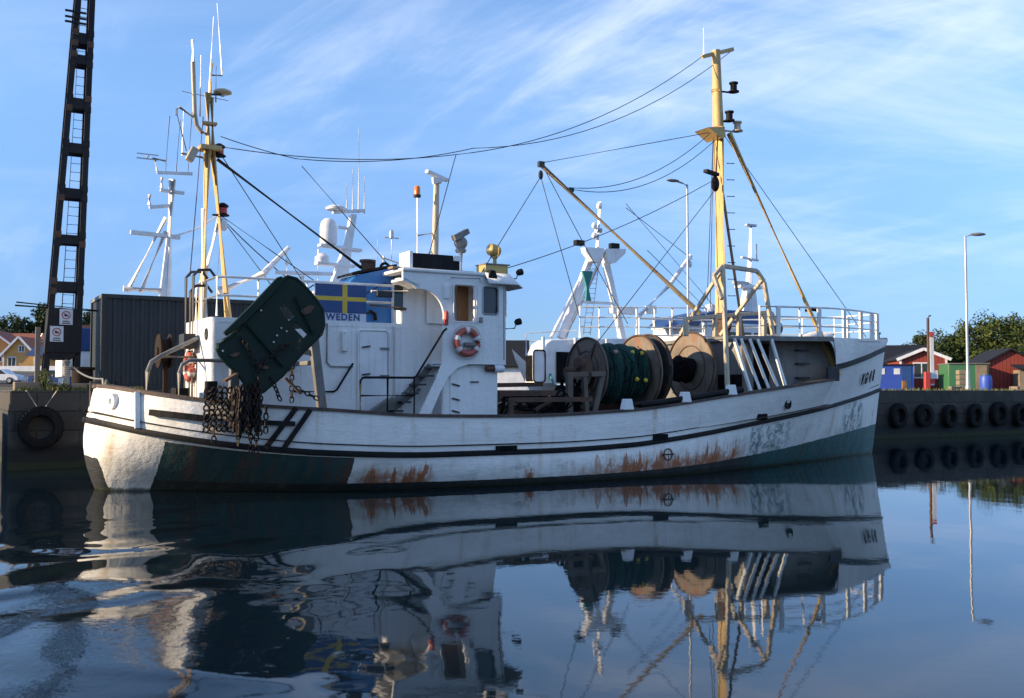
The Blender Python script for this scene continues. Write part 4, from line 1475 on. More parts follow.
Us = [18.7, 19.4, 20.2, 21, 21.7, 22.4, 23.1, 23.8, 24.5, 25.2, 25.8, 26.2]
sp = [L(u, fedge(u), FTz(u)) for u in Us]
pp = [L(u, -fedge(u), FTz(u)) for u in Us]
front = [L(26.45, .55, FTz(26.4)), L(26.45, -.55, FTz(26.4))]
path = sp + front + pp[::-1]
railing([path], (.92, .62, .34), (.03, .022, .022), [sp[i] for i in (0, 1, 2, 3, 5, 7, 9, 11)] + [pp[i] for i in (0, 1, 2, 3, 4, 5, 6, 7, 8, 9, 10, 11)] + front, 'white_rail', 'bow_railing', -.02)
for p in [sp[i] for i in (1, 3, 5, 7, 9, 11)] + front:
    MB().box(p + V(0, 0, .45), (.13, .07, .94)).build('railing_post', 'white_rail', boat)
MB().lathe(L(22.6, .9, 4.0), (.8, -.2, .25), [(0, 0), (.16, .02), (.18, .3), (.14, .75), (0, .8)], 12).build('deck_ventilator', 'white', boat)
MB().lathe(L(23.6, .6, 4.05), (.9, -.2, .2), [(0, 0), (.16, .02), (.18, .3), (.14, .6), (0, .7)], 12).build('deck_ventilator', 'white', boat)
for u in (24.8, 27.2):
    MB().lathe(L(u, .15, FTz(u)), (0, 0, 1), [(.09, 0), (.08, .2), (.12, .22), (.12, .27), (0, .28)], 12).build('bollard', 'black', boat)
MB().tube([L(21.6, 2.0, 4.85), L(21.75, 2.2, 4.88), L(21.9, 2.3, 4.86)], .06, 8).build('rail_lamp', 'black', boat)
MB().tube([L(20.9, 1.2, 4.0), L(20.9, 1.2, 4.85)], .05, 6).build('winch_post', 'white', boat)
MB().lathe(L(21.0, 1.4, 4.3), (0, 1, 0), [(.0, 0), (.22, 0), (.22, .05), (.08, .06), (.08, .3), (.22, .3), (.22, .35), (0, .35)], 14).build('anchor_winch', 'darkgrey', boat)
# ---- net drums
def flange(u, v, z, r, t, name, mat='reel', par=boat):
    m = MB()
    m.lathe(L(u, v, z), (1, 0, 0), [(.16, 0), (r - .03, 0), (r, .01), (r + .015, .02), (r + .015, t - .02), (r, t - .01), (r - .03, t), (.16, t)], 48, closed=True)
    return m.build(name, mat, par)


DV, DZ = .8, 2.80

drum = MB()
drum.tube([L(13.2, DV, DZ), L(18.2, DV, DZ + .3)], .15, 16)
drum = drum.build('drum_shaft', 'rust', boat)
f1 = flange(13.92, DV, DZ, 1.03, .08, 'drum_flange', 'reelbrown_shaded')
m = MB()
m.lathe(L(13.92, DV, DZ), (-1, 0, 0), [(0, .09), (.12, .09), (.12, .04), (.30, .04), (.30, 0)], 24)
for a in range(0, 360, 60):
    m.beam(L(13.90, DV + .3 * math.cos(R(a)), DZ + .3 * math.sin(R(a))), L(13.90, DV + .95 * math.cos(R(a)), DZ + .95 * math.sin(R(a))), .06, .05)
m.build('flange_hub', 'rust', f1)
f2 = flange(15.80, DV, DZ + .03, 1.12, .08, 'drum_flange')
f3 = flange(16.18, DV, DZ + .08, 1.10, .10, 'drum_flange', 'darkgrey')
f4 = flange(17.85, DV, DZ + .20, 1.10, .08, 'drum_flange')
m = MB()
m.tube([L(13.8, DV, DZ), L(15.8, DV, DZ)], .45, 20)
m.tube([L(16.4, DV, DZ + .1), L(17.85, DV, DZ + .2)], .27, 20)
m.build('drum_core', 'reel', boat)
for f_, u_, z_, r_ in ((f1, 13.92, DZ, 1.03), (f2, 15.80, DZ + .03, 1.12), (f3, 16.18, DZ + .08, 1.10), (f4, 17.85, DZ + .20, 1.10)):
    m = MB()
    m.tube([L(u_ - .02, DV + r_ * math.cos(a), z_ + r_ * math.sin(a)) for a in np.linspace(0, 2 * math.pi, 48, endpoint=False)], .028, 6, closed=True)
    m.build('steel_rim', 'rust', f_)
    m = MB()
    m.tube([L(u_ - .012, DV + r_ * .62 * math.cos(a), z_ + r_ * .62 * math.sin(a)) for a in np.linspace(0, 2 * math.pi, 40, endpoint=False)], .016, 5, closed=True)
    m.build('weld_ring', 'rust', f_)
# rusty stand in front of the first flange
m = MB()
m.beam(L(12.55, 1.8, 1.3), L(12.55, 1.8, 2.78), .15, .18)
m.beam(L(12.45, 1.8, 2.72), L(13.15, 1.8, 2.74), .16, .14)
m.beam(L(13.25, 1.8, 2.74), L(13.75, 1.8, 2.76), .16, .14)
m.beam(L(13.70, 1.8, 2.76), L(13.30, 1.8, 1.3), .10, .14)
m.beam(L(13.05, 1.8, 2.70), L(13.15, 1.8, 1.3), .12, .14)
st_ = m.build('drum_stand', 'reelbrown_shaded', boat, bevel=.015)
st_.location.x = .12
m = MB()
m.lathe(L(13.2, 1.6, 3.05), (-1, 0, 0), [(0, .16), (.16, .16), (.22, .10), (.22, 0), (0, 0)], 18)
m.prism([L(13.1, 1.75, 2.8), L(13.5, 1.75, 2.8), L(13.42, 1.75, 3.22), L(13.25, 1.75, 3.3), L(13.12, 1.75, 3.2)], (0, .12, 0))
m.build('drum_motor', 'rust', boat)
# winch mess under the stand
m = MB()
m.lathe(L(12.7, 1.3, 2.0), (1, 0, 0), [(0, 0), (.45, 0), (.45, .05), (.25, .06), (.25, .35), (.45, .36), (.45, .4), (0, .4)], 24)
for i in range(12):
    m.tube(sag(L(12.4 + rnd.random() * .8, 1.6 + rnd.random() * .2, 2.6), L(12.5 + rnd.random() * .8, 1.5 + rnd.random() * .3, 1.6 + rnd.random() * .7), rnd.uniform(-.2, .3), 6), .022, 5)
m.build('trawl_winch', 'net_shade_black', boat)
# hatch, pounds and gear on the working deck
m = MB()
m.box(L(11.2, 0.2, 1.55), (1.6, 2.2, .6)); m.box(L(11.2, .2, 1.88), (1.7, 2.3, .07))
m.build('hatch', 'rust', boat, bevel=.02)
m = MB()
m.beam(L(10.0, 3.2, 2.05), L(12.4, 3.3, 2.06), .08, .12); m.beam(L(10.0, 3.2, 1.3), L(10.0, 3.2, 2.1), .1, .1)
m.beam(L(11.0, 2.6, 1.75), L(11.6, 2.7, 2.05), .07, .07); m.beam(L(11.5, 2.6, 2.08), L(12.2, 2.6, 2.0), .1, .07); m.beam(L(10.2, 2.2, 2.2), L(12.3, 2.2, 2.22), .09, .14)
m.beam(L(10.1, 1.0, 2.42), L(12.4, .8, 2.46), .10, .12)
m.build('deck_pounds', 'rust', boat)
m = MB()
for i in range(40):
    u, v = 10.3 + rnd.random() * 2.2, .8 + rnd.random() * 2.3
    m.tube(sag(L(u, v, 1.75 + rnd.random() * .5), L(u + rnd.uniform(-.7, .7), v + rnd.uniform(-.5, .5), 1.6 + rnd.random() * .5), rnd.uniform(-.25, .2), 6), rnd.choice((.025, .035, .05)), 5)
m.build('net_pile', 'net_shade_black', boat)

# things carried on the boat -------------------------------------------------
BM = Matrix.Translation(ORG) @ Matrix.Rotation(YAW, 4, 'Z')


def on_boat(name, label, cat, u, v, z, group=None):
    return thing(name, label, cat, tuple(BM @ L(u, v, z)), YAW, group)


def lifebuoy(root, axis, up):
    """ring round the local origin facing axis"""
    ax, up = Vector(axis).normalized(), Vector(up)
    sx = up.cross(ax)
    R0, r0 = .285, .085
    def seg(a0, a1, rr_, n):
        return [(sx * math.cos(R(a)) + up * math.sin(R(a))) * R0 for a in np.linspace(a0, a1, n)]
    m = MB(); m.tube(seg(0, 345, r0, 24), r0, 12, closed=True) if False else m.tube([(sx * math.cos(t) + up * math.sin(t)) * R0 for t in np.linspace(0, 2 * math.pi, 36, endpoint=False)], r0, 12, closed=True)
    m.build('ring', 'buoy', root)
    for a in (20, 90, 160, 215, 325):
        m = MB(); m.tube([(sx * math.cos(R(t)) + up * math.sin(R(t))) * R0 for t in np.linspace(a - 11, a + 11, 6)], r0 + .006, 12)
        m.build('white_band', 'buoywhite', root)
    m = MB()
    for a in (20, 90, 160, 215):
        nx = {20: 90, 90: 160, 160: 215, 215: 325}[a]
        pts = [(sx * math.cos(R(t)) + up * math.sin(R(t))) * (R0 + r0 + .02 + .03 * math.sin(math.pi * i / 6)) for i, t in enumerate(np.linspace(a, nx, 7))]
        m.tube(pts, .010, 5)
    m.build('grab_line', 'rope', root)


lb = on_boat('lifebuoy', 'red and white lifebuoy hung below the wheelhouse doorway, seen almost round', 'lifebuoy', 8.65, 3.40, 3.47, 'lifebuoys on the fishing boat')
lifebuoy(lb, (0, -1, 0), (0, 0, 1))
MB().box((0.05, -.03, -.06), (.30, .12, .10)).build('bracket', 'grey', lb, bevel=.02)
lb2 = on_boat('lifebuoy', 'red and white lifebuoy on the sunlit aft end of the deckhouse, seen edge on', 'lifebuoy', 2.56, 1.05, 2.85, 'lifebuoys on the fishing boat')
lifebuoy(lb2, (-1, 0, 0), (0, 0, 1))

# trawl door (otter board)
td = on_boat('trawl_door', 'big dark green steel trawl door hung tilted from the gallows over the rail', 'trawl door', 3.68, 4.15, 3.22)


def TD(u, z, v=0.0):
    return V(u - 3.9, -v - (z - 3.2) * -.10, z - 3.2)


out = [(2.62, 3.22), (2.60, 3.12), (2.66, 2.98), (2.82, 2.80), (3.05, 2.58), (3.30, 2.22), (3.42, 2.12), (3.60, 2.22), (4.0, 2.55), (4.55, 3.14), (4.95, 3.52), (5.02, 3.72), (5.00, 4.08), (4.85, 4.30), (4.60, 4.58), (4.40, 4.76), (4.20, 4.80), (4.05, 4.70), (3.7, 4.33), (3.2, 3.72), (2.9, 3.40), (2.74, 3.30)]
h1 = [(3.98, 4.07), (4.10, 4.19), (4.32, 3.90), (4.20, 3.78)]
h2 = [(4.28, 3.66), (4.36, 3.76), (4.62, 3.50), (4.54, 3.40), ]
m = MB()
m.prism([TD(u, z, .05) for u, z in out], (0, .08, 0), holes=[[TD(u, z, .05) for u, z in h1], [TD(u, z, .05) for u, z in h2]])
m.build('steel_plate', 'green', td, bevel=.01)
m = MB()
m.tube([TD(u, z, .02) for u, z in out], .05, 8, closed=True)
m.build('rim', 'green', td)
m = MB()
fl = [(2.70, 3.48), (2.78, 3.40), (3.2, 3.72), (3.75, 4.30), (4.1, 4.72), (4.02, 4.80), (3.92, 4.76), (3.35, 4.14), (3.0, 3.78)]
m.prism([TD(u, z, .16) for u, z in fl], (0, .10, 0))
m.build('shoe_plate', 'green', td, bevel=.02)
for (u, z, w, hh, a) in ((4.62, 4.05, .30, .22, .6), (3.55, 2.75, .26, .12, -.7), (2.95, 3.0, .2, .1, .5)):
    MB().prism([TD(u + w * .5 * math.cos(t) * (1 + .25 * math.sin(3 * t)), z + hh * .5 * math.sin(t + a), .135) for t in np.linspace(0, 2 * math.pi, 11, endpoint=False)], (0, .004, 0)).build('worn_patch', 'rust', td)
m = MB()
m.beam(TD(3.25, 3.68, .11), TD(4.05, 2.75, .11), .06, .05)
m.beam(TD(4.35, 4.35, .11), TD(4.75, 3.5, .11), .05, .04)
m.build('stiffener', 'green', td)
m = MB()
for (u, z) in ((2.70, 3.08), (4.0, 3.62), (3.9, 3.45), (3.82, 3.30), (4.12, 3.55), (3.55, 4.0)):
    m.lathe(TD(u, z, .09), (0, -1, 0), [(0, .02), (.022, .02), (.022, 0)], 10)
m.build('bolt', 'galv', td)
m = MB()
m.beam(TD(3.0, 2.58, .05), TD(2.72, 2.42, .05), .25, .05); m.beam(TD(4.1, 2.5, .0), TD(4.45, 2.15, .0), .14, .05)
m.build('bracket', 'rust', td)


def chain(m, pts, link=.085, r=.016):
    """row of interlocked links along a polyline"""
    pts = [Vector(p) for p in pts]
    d = [0]
    for a, c in zip(pts, pts[1:]):
        d.append(d[-1] + (c - a).length)
    n = max(2, int(d[-1] / (link * 1.35)))
    for i in range(n):
        s = d[-1] * (i + .5) / n
        k = min(max(int(np.searchsorted(d, s)) - 1, 0), len(pts) - 2)
        t = (s - d[k]) / max(d[k + 1] - d[k], 1e-6)
        c = pts[k].lerp(pts[k + 1], t)
        dr = (pts[k + 1] - pts[k]).normalized()
        x, y = m.frame(dr)
        if i % 2:
            x, y = y, x
        loop = [c + dr * (link * math.cos(a)) + x * (link * .55 * math.sin(a)) for a in np.linspace(0, 2 * math.pi, 8, endpoint=False)]
        m.tube(loop, r, 5, closed=True)


for pts in ([(4.28, 3.2, .02), (4.30, 2.3, -.2), (4.30, 1.95, -.2)], [(3.45, 2.75, .14), (3.42, 2.3, .16), (3.44, 1.9, .05)], [(3.75, 2.50, .1), (3.9, 2.2, 0), (4.0, 2.0, -.1)], [(4.3, 2.35, -.2), (4.7, 2.15, -.3), (5.0, 2.02, -.4)], [(3.1, 3.4, .13), (3.3, 3.0, .16), (3.45, 2.72, .16), (3.9, 3.1, .14), (4.2, 3.3, .13)]):
    m = MB()
    chain(m, [TD(*p) for p in pts])
    m.build('chain', 'chain', td)

td.scale = (.95, 1, .95)
# chain mat bundled under the trawl door
cb = on_boat('chain_bundle', 'heavy bundle of rusty chain rings hanging over the side under the trawl door', 'chain', 3.0, 4.0, 2.0)
m = MB()
for i in range(8):
    for j in range(8):
        u = 2.40 + i * .115
        z = 2.30 - j * .115 - abs(i - 2) * .01
        b0, n = hull_at(u, min(z, RLz0(u)))
        vv = max(b0, 3.3) + .12 + rnd.uniform(0, .05)
        c = L(u + rnd.uniform(-.02, .02) - 3.0, vv - 4.0, z - 2.0 + rnd.uniform(-.015, .015))
        tilt = rnd.uniform(-.4, .4)
        loop = [c + V(.055 * math.cos(a), .03 * math.sin(a * 2) + tilt * .03 * math.cos(a), .066 * math.sin(a)) for a in np.linspace(0, 2 * math.pi, 9, endpoint=False)]
        m.tube(loop, .021, 5, closed=True)
m.build('ring_mat', 'chain', cb)
m = MB()
for k in range(40):
    u = 2.75 + rnd.random() * .55
    v0 = 4.0 + rnd.random() * .38
    zt = 2.50 - abs(u - 3.2) * .5 + rnd.uniform(-.1, .05)
    zb = 1.48 + rnd.uniform(-.12, .25)
    chain(m, [L(u - 3.0, v0 - 4.0, zt - 2.0), L(u - 3.0 + rnd.uniform(-.06, .06), v0 - 3.95, (zt + zb) / 2 - 2.0), L(u - 3.0 + rnd.uniform(-.1, .1), v0 - 3.95, zb - 2.0)], .075, .019)
m.build('chain_cluster', 'chain', cb)
for u, zt, zb in ((2.92, 1.55, 1.12), (3.18, 1.5, 1.0), (3.30, 1.5, .95), (3.50, 1.95, 1.38), (2.42, 1.5, 1.2)):
    m = MB()
    chain(m, [L(u - 3.0, .08, zt - 2.0), L(u - 3.0, .08, zb - 2.0)], .085, .018)
    m.build('chain_tail', 'chain', cb)

# green trawl net wound on the drum
tn = on_boat('trawl_net', 'dark green trawl net wound thick on the drum, with yellow floats', 'net', 14.8, DV, DZ)


def mk_net():
    m, h, b = newmat('green_trawl_net')
    co = h.n('ShaderNodeTexCoord').outputs['Object']
    x, y, z = h.sep(co)
    ang = h.math('ARCTAN2', z, y)
    n = h.noise(h.comb(h.math('MULTIPLY', x, 9.0), h.math('MULTIPLY', ang, 1.2), 0.0), 1.6, 5, 0.6)
    n2 = h.noise(co, 30, 3, 0.6)
    d1 = h.math('PINGPONG', h.math('MULTIPLY', h.math('ADD', h.math('MULTIPLY', x, 9.0), h.math('MULTIPLY', ang, 7.0)), 1.0), 0.5)
    d2 = h.math('PINGPONG', h.math('MULTIPLY', h.math('SUBTRACT', h.math('MULTIPLY', x, 9.0), h.math('MULTIPLY', ang, 7.0)), 1.0), 0.5)
    mesh_ = h.math('MAXIMUM', h.step(d1, 0.12, 0.0), h.step(d2, 0.12, 0.0))
    col = h.mix(h.step(n, .35, .65), (0.003, 0.036, 0.028), (0.006, 0.060, 0.046))
    col = h.mix(h.math('MULTIPLY', mesh_, 0.55), col, (0.012, 0.11, 0.085))
    col = h.mix(h.step(n2, .5, .7), col, (0.004, 0.035, 0.03))
    h.set(b.inputs['Base Color'], col)
    b.inputs['Roughness'].default_value = .85
    bump(h, b, h.math('ADD', n, h.math('MULTIPLY', n2, .4)), .10)
    return m


MAT['net'] = mk_net()
rows = []
for i in range(22):
    u = -.82 + 1.78 * i / 21
    base = .80 + .06 * math.sin(i * 1.1) + (.05 if 5 < i < 14 else 0) - .12 * (i > 18)
    rows.append([V(u, (base + .03 * math.sin(3 * a + i) + .015 * math.sin(11 * a + i * 2)) * math.cos(a), (base + .03 * math.sin(3 * a + i)) * math.sin(a)) for a in np.linspace(0, 2 * math.pi, 48, endpoint=False)])
m = MB()
m.loft(rows, closed=True)
m.build('net_roll', 'net', tn)
m = MB()
for k in range(30):
    a0 = rnd.uniform(-.4, 1.2); u = rnd.uniform(-.9, .75)
    m.tube([V(u + .02 * math.sin(i), -(.88 + .02 * math.sin(i * 2 + k)) * math.cos(a0 - i * .15), (.88 + .02 * math.sin(i * 2 + k)) * math.sin(a0 - i * .15)) for i in range(10)], .018, 5)
m.build('net_cord', 'net', tn)
m = MB()
for k in range(14):
    a0 = rnd.uniform(-.3, 1.3); u = rnd.uniform(-.8, .8); du = rnd.uniform(-.5, .5)
    m.tube([V(min(max(u + du * i / 8, -.95), .93), -(.90 + .03 * math.sin(i * 1.7 + k)) * math.cos(a0 - i * .11), (.90 + .03 * math.sin(i * 1.7 + k)) * math.sin(a0 - i * .11)) for i in range(9)], .012, 5)
m.build('loose_twine', 'net_shade_black', tn)
for u, a, mt in ((.30, 42, 'orangefloat'), (.62, 40, 'orangefloat'), (.30, -12, 'orangefloat'), (.62, -14, 'orangefloat'), (-.30, 42, 'pinkfloat')):
    MB().ball((u, -.90 * math.cos(R(a)), .90 * math.sin(R(a))), .068, 12, 8).build('float', mt, tn)
tn2 = on_boat('trawl_net', 'black net bunched on the forward drum between dark and pale flanges', 'net', 17.1, DV, DZ + .15)
m = MB()
rows = []
for i in range(14):
    u = -.62 + 1.3 * i / 13
    base = .36 + .05 * math.sin(i * 1.7)
    rows.append([V(u, (base + .05 * math.sin(3 * a + i)) * math.cos(a), (base + .05 * math.sin(3 * a + i)) * math.sin(a)) for a in np.linspace(0, 2 * math.pi, 28, endpoint=False)])
m.loft(rows, closed=True)
m.build('net_roll', 'net_shade_black', tn2)
m = MB()
for i in range(20):
    m.tube(sag((rnd.uniform(-.6, .6), -.38, rnd.uniform(-.1, .3)), (rnd.uniform(-.6, .6), -.42, rnd.uniform(-.35, .1)), rnd.uniform(-.1, .15), 5), .03, 5)
m.build('net_cord', 'net_shade_black', tn2)


# ================================================================== things on the quay
def on_quay(name, label, cat, U, v, z=QH, group=None, rz=0.0):
    return thing(name, label, cat, tuple(Wd(U, v, z)), YAW + rz, group)


# shipping container (local x along the quay, y away from the water)
sc_ = on_quay('shipping_container', 'slate blue corrugated shipping container standing on the quay behind the stern', 'container', 1.82, -7.75)
CL, CD, CH = 6.06, 2.44, 2.98


def corrugated(p0, dx, up, length, height, n, depth, out):
    """trapezoid sheet"""
    m = MB()
    p0, dx, up, out = Vector(p0), Vector(dx), Vector(up), Vector(out)
    prof = []
    w = length / n
    for i in range(n):
        prof += [(i * w, 0), (i * w + .28 * w, 0), (i * w + .42 * w, -depth), (i * w + .82 * w, -depth), (i * w + .96 * w, 0)]
    prof.append((length, 0))
    rows = [[p0 + dx * a + out * d + up * z for a, d in prof] for z in (0, height)]
    m.loft(rows)
    return m


corrugated((.08, .03, .16), (1, 0, 0), (0, 0, 1), CL - .16, CH - .28, 22, .036, (0, -1, 0)).build('side_panel', 'container', sc_, fix=False, smooth=False)
corrugated((.03, CD - .08, .16), (0, -1, 0), (0, 0, 1), CD - .16, CH - .28, 9, .036, (-1, 0, 0)).build('end_panel', 'container', sc_, fix=False, smooth=False)
m = MB()
m.span((.03, .07, .1), (CL - .03, CD - .03, CH - .04))
m.build('box_body', 'container', sc_)
for (x, y) in ((0, 0), (CL, 0), (0, CD), (CL, CD)):
    m = MB()
    m.span((x - .09 if x else -.02, y - .09 if y else -.02, 0), (x + .02 if x else .09, y + .02 if y else .09, CH))
    m.build('corner_post', 'container', sc_, bevel=.01)
MB().span((.09, -.015, CH - .13), (CL - .09, .06, CH)).build('side_rail', 'container', sc_, bevel=.01)
MB().span((.09, -.015, 0), (CL - .09, .06, .16)).build('side_rail', 'container', sc_, bevel=.01)
MB().span((-.015, .09, CH - .12), (.06, CD - .09, CH)).build('end_rail', 'grey', sc_, bevel=.01)
MB().span((-.015, .09, 0), (.06, CD - .09, .16)).build('end_rail', 'grey', sc_, bevel=.01)

# lattice tower: two tapering legs, batten plates, inside ladder, two notices
tw = on_quay('lattice_tower', 'tall dark steel lattice tower with inside ladder, leaning slightly, beside the slate container', 'tower', .75, -8.8)
TWX = lambda z: (.75 + (.62 * z / 12.2 - .08 * z / 12.2) - .75)


def edgeL(z): return -.50 + .74 * z / 12.0
def edgeR(z): return .58 + .26 * z / 12.0


ZT = 16.5
for nm, ef, sgn in (('leg', edgeL, 1), ('leg', edgeR, -1)):
    m = MB()
    for y in (0, .55):
        vs = []
        for z in (.02, ZT):
            e = ef(z)
            w = .17 * sgn
            vs += [V(e, y - .05, z), V(e + w, y - .05, z), V(e + w, y + .05, z), V(e, y + .05, z)]
        m.add(vs, [(0, 1, 2, 3), (7, 6, 5, 4), (0, 4, 5, 1), (1, 5, 6, 2), (2, 6, 7, 3), (3, 7, 4, 0)])
    z0 = .02
    vs = []
    for z in (.02, ZT):
        e = ef(z)
        vs += [V(e, -.02, z), V(e + .035 * sgn, -.02, z), V(e + .035 * sgn, .57, z), V(e, .57, z)]
    if sgn < 0:
        m.add(vs, [(0, 1, 2, 3), (7, 6, 5, 4), (0, 4, 5, 1), (1, 5, 6, 2), (2, 6, 7, 3), (3, 7, 4, 0)])
    m.build(nm, 'tower', tw)
zpx = lambda y: (380 - y) * .0313 + .33
plates = [(-40, -22), (29, 40), (51.6, 61), (96, 107), (142, 152), (188, 198), (235, 244), (282, 292), (-80, -70), (-120, -108)]
for ya, yb in plates:
    z1, z0 = zpx(ya), zpx(yb)
    for y in (-.03, .53):
        m = MB()
        m.prism([V(edgeL(z0) + .02, y, z0), V(edgeR(z0) - .02, y, z0), V(edgeR(z1) - .02, y, z1), V(edgeL(z1) + .02, y, z1)], (0, .04, 0))
        m.build('batten_plate', 'tower', tw)
for ya, yb in plates[:8]:
    for yy in (ya, yb):
        z = zpx(yy)
        for e in (edgeL(z) + .09, edgeR(z) - .09):
            MB().prism([V(e - .10, -.065, z - .10), V(e + .10, -.065, z - .10), V(e + .10, -.065, z + .10), V(e - .10, -.065, z + .10)], (0, .014, 0)).build('gusset_plate', 'rust' if rnd.random() < .35 else 'tower', tw)
z1, z0 = zpx(309), zpx(353)
m = MB()
m.prism([V(edgeL(z0) + .0, -.07, z0), V(edgeR(z0) - .0, -.07, z0), V(edgeR(z1) - .0, -.07, z1), V(edgeL(z1), -.07, z1)], (0, .72, 0))
m.build('gearbox_panel', 'tower', tw, bevel=.01)
m = MB()
m.prism([V(edgeL(z0), -.05, z0), V(edgeR(z0), -.05, z0), V(.3, -.05, z0 - .22), V(-.2, -.05, z0 - .22)], (0, .6, 0))
m.build('lower_hopper', 'tower', tw)
m = MB()
for z in (4.2,):
    pass
lad = []
lx = lambda z: edgeL(z) * .45 + edgeR(z) * .55 + .05
m.tube([V(lx(1.8) - .16, .42, 1.8), V(lx(ZT) - .16, .42, ZT)], .016, 5)
m.tube([V(lx(1.8) + .16, .42, 1.8), V(lx(ZT) + .16, .42, ZT)], .016, 5)
z = 1.9
while z < ZT:
    m.tube([V(lx(z) - .16, .42, z), V(lx(z) + .16, .42, z)], .012, 5)
    z += .28
m.build('ladder', 'tower', tw)
m = MB()
for y in (9, 15, 20):
    m.box((.28 + .0, -.06, zpx(y)), (.62, .05, .06))
m.build('cross_angles', 'tower', tw)
# slanting service beams by the tower foot and arm at mid height
m = MB()
m.beam((-.62, -.05, 0), (-.62, -.05, 1.95), .14, .14)
m.build('side_post', 'wood', tw)
m = MB()
m.tube([(-1.25, .3, 2.62), (2.0, .3, 2.50)], .03, 6); m.tube([(-1.2, .55, 2.74), (2.2, .55, 2.50)], .025, 6)
m.build('side_arm', 'tower', tw)


def sign(parent, x, z, w, hgt, y=-.09):
    s = MB().box((x, y, z), (w, .015, hgt)).build('notice', 'white_sign', parent)
    m = MB()
    r = w * .30
    c = V(x, y - .012, z + hgt * .12)
    m.tube([c + V(r * math.cos(a), 0, r * math.sin(a)) for a in np.linspace(0, 2 * math.pi, 24, endpoint=False)], .014, 6, closed=True)
    m.beam(c + V(-r * .7, 0, r * .7), c + V(r * .7, 0, -r * .7), .022, .012)
    m.build('prohibition_ring', 'red', s)
    m = MB()
    m.box((x - .02, y - .010, z + hgt * .12), (w * .16, .006, w * .22)); m.box((x + .04, y - .010, z + hgt * .09), (w * .14, .006, w * .10))
    m.build('pictogram', 'letter', s)
    m = MB()
    for k in range(2):
        m.box((x, y - .010, z - hgt * .28 - k * .06), (w * (.5 if k == 0 else .62), .006, .028))
    m.build('small_print', 'letter', s)
    return s


sign(tw, .16, zpx(317.5), .38, .48)
sign(tw, -.10, zpx(334.5), .38, .48)

# bollard with rope, timber, weeds
bo = on_quay('mooring_bollard', 'whitish mooring bollard wrapped in rope at the quay edge beside the tower', 'bollard', .82, -7.55)
m = MB()
m.lathe((0, 0, 0), (0, 0, 1), [(.10, 0), (.075, .08), (.07, .78), (.11, .84), (.11, .90), (0, .93)], 18)
m.build('post', 'grey', bo)
m = MB()
for k in range(12):
    m.tube([V(.085 * math.cos(a), .085 * math.sin(a), .12 + k * .052 + .008 * a / 6) for a in np.linspace(0, 2 * math.pi, 18, endpoint=False)], .026, 6, closed=True)
m.build('rope_turns', 'rope', bo)
ro = MB()
pts = sag(Wd(.95, -7.5, QH + .75), Wd(1.75, -6.9, QH + .35), .12, 10) + sag(Wd(1.75, -6.9, QH + .35), Wd(1.2, -2.2, 2.55), .25, 10)[1:]
ro.tube(pts, .028, 7)
ro = ro.build('mooring_rope', 'rope', loc=Wd(.95, -7.5, QH + .75))
tag(ro, 'pale mooring rope running from the bollard by the tower to the boat stern', 'rope')
ro = MB()
ro.tube(sag(Wd(1.0, .9, 2.52), Wd(.60, -.4, 1.75), .05, 6) + sag(Wd(.60, -.4, 1.75), Wd(.75, -1.6, 2.5), .12, 8)[1:] + [Wd(.95, -1.7, 2.5)], .020, 6)
ro = ro.build('stern_line', 'railcap', loc=Wd(1.0, .9, 2.52))
tag(ro, 'dark slack line looped over the rounded stern rail of the boat', 'rope')
wd = on_quay('winch_drum', 'dark brown drum with wire standing behind the wrapped bollard', 'drum', 1.35, -8.2)
m = MB()
m.lathe((0, 0, 0), (0, 0, 1), [(0, 0), (.35, 0), (.35, .08), (.30, .1), (.30, .62), (.36, .65), (.36, .72), (0, .74)], 20)
m.build('drum_barrel', 'darkbrown', wd)
tb = MB().box((0, 0, .13), (.75, .28, .26)).build('timber_block', 'wood', bevel=.03)
tb.location = Wd(-.22, -7.5, QH); tb.rotation_euler.z = YAW + .1
tag(tb, 'square weathered timber block lying on the quay corner', 'timber')
tb = MB().box((0, 0, .11), (1.1, .3, .22)).build('timber_block', 'wood', bevel=.03)
tb.location = Wd(1.5, -7.45, QH); tb.rotation_euler.z = YAW
tag(tb, 'long low timber lying between the bollard and the container', 'timber')


def weed(U, v, hgt, n, label, spread=.3):
    m = MB()
    for i in range(n):
        a = rnd.uniform(0, 6.28); r = rnd.random() * spread
        b0 = V(r * math.cos(a), r * math.sin(a), 0)
        hh = hgt * rnd.uniform(.5, 1)
        lean = V(rnd.uniform(-.3, .3), rnd.uniform(-.3, .3), 1).normalized()
        w = V(math.cos(a + 1), math.sin(a + 1), 0) * .014
        p1, p2 = b0 + lean * hh * .6, b0 + lean * hh + V(rnd.uniform(-.12, .12), rnd.uniform(-.12, .12), -.03)
        o = len(m.v)
        m.add([b0 - w, b0 + w, p1 + w, p1 - w, p2], [(0, 1, 2, 3), (3, 2, 4)])
        for k in range(3):
            c = b0 + lean * hh * rnd.uniform(.3, .95)
            d = V(rnd.uniform(-1, 1), rnd.uniform(-1, 1), rnd.uniform(0, .8)).normalized() * .10
            sd = d.cross(V(0, 0, 1)).normalized() * .03
            m.add([c, c + d * .5 + sd, c + d, c + d * .5 - sd], [(0, 1, 2, 3)])
    o = m.build('weed', 'shrubgreen', fix=False, smooth=False)
    o.location = Wd(U, v, QH)
    return tag(o, label, 'weed')


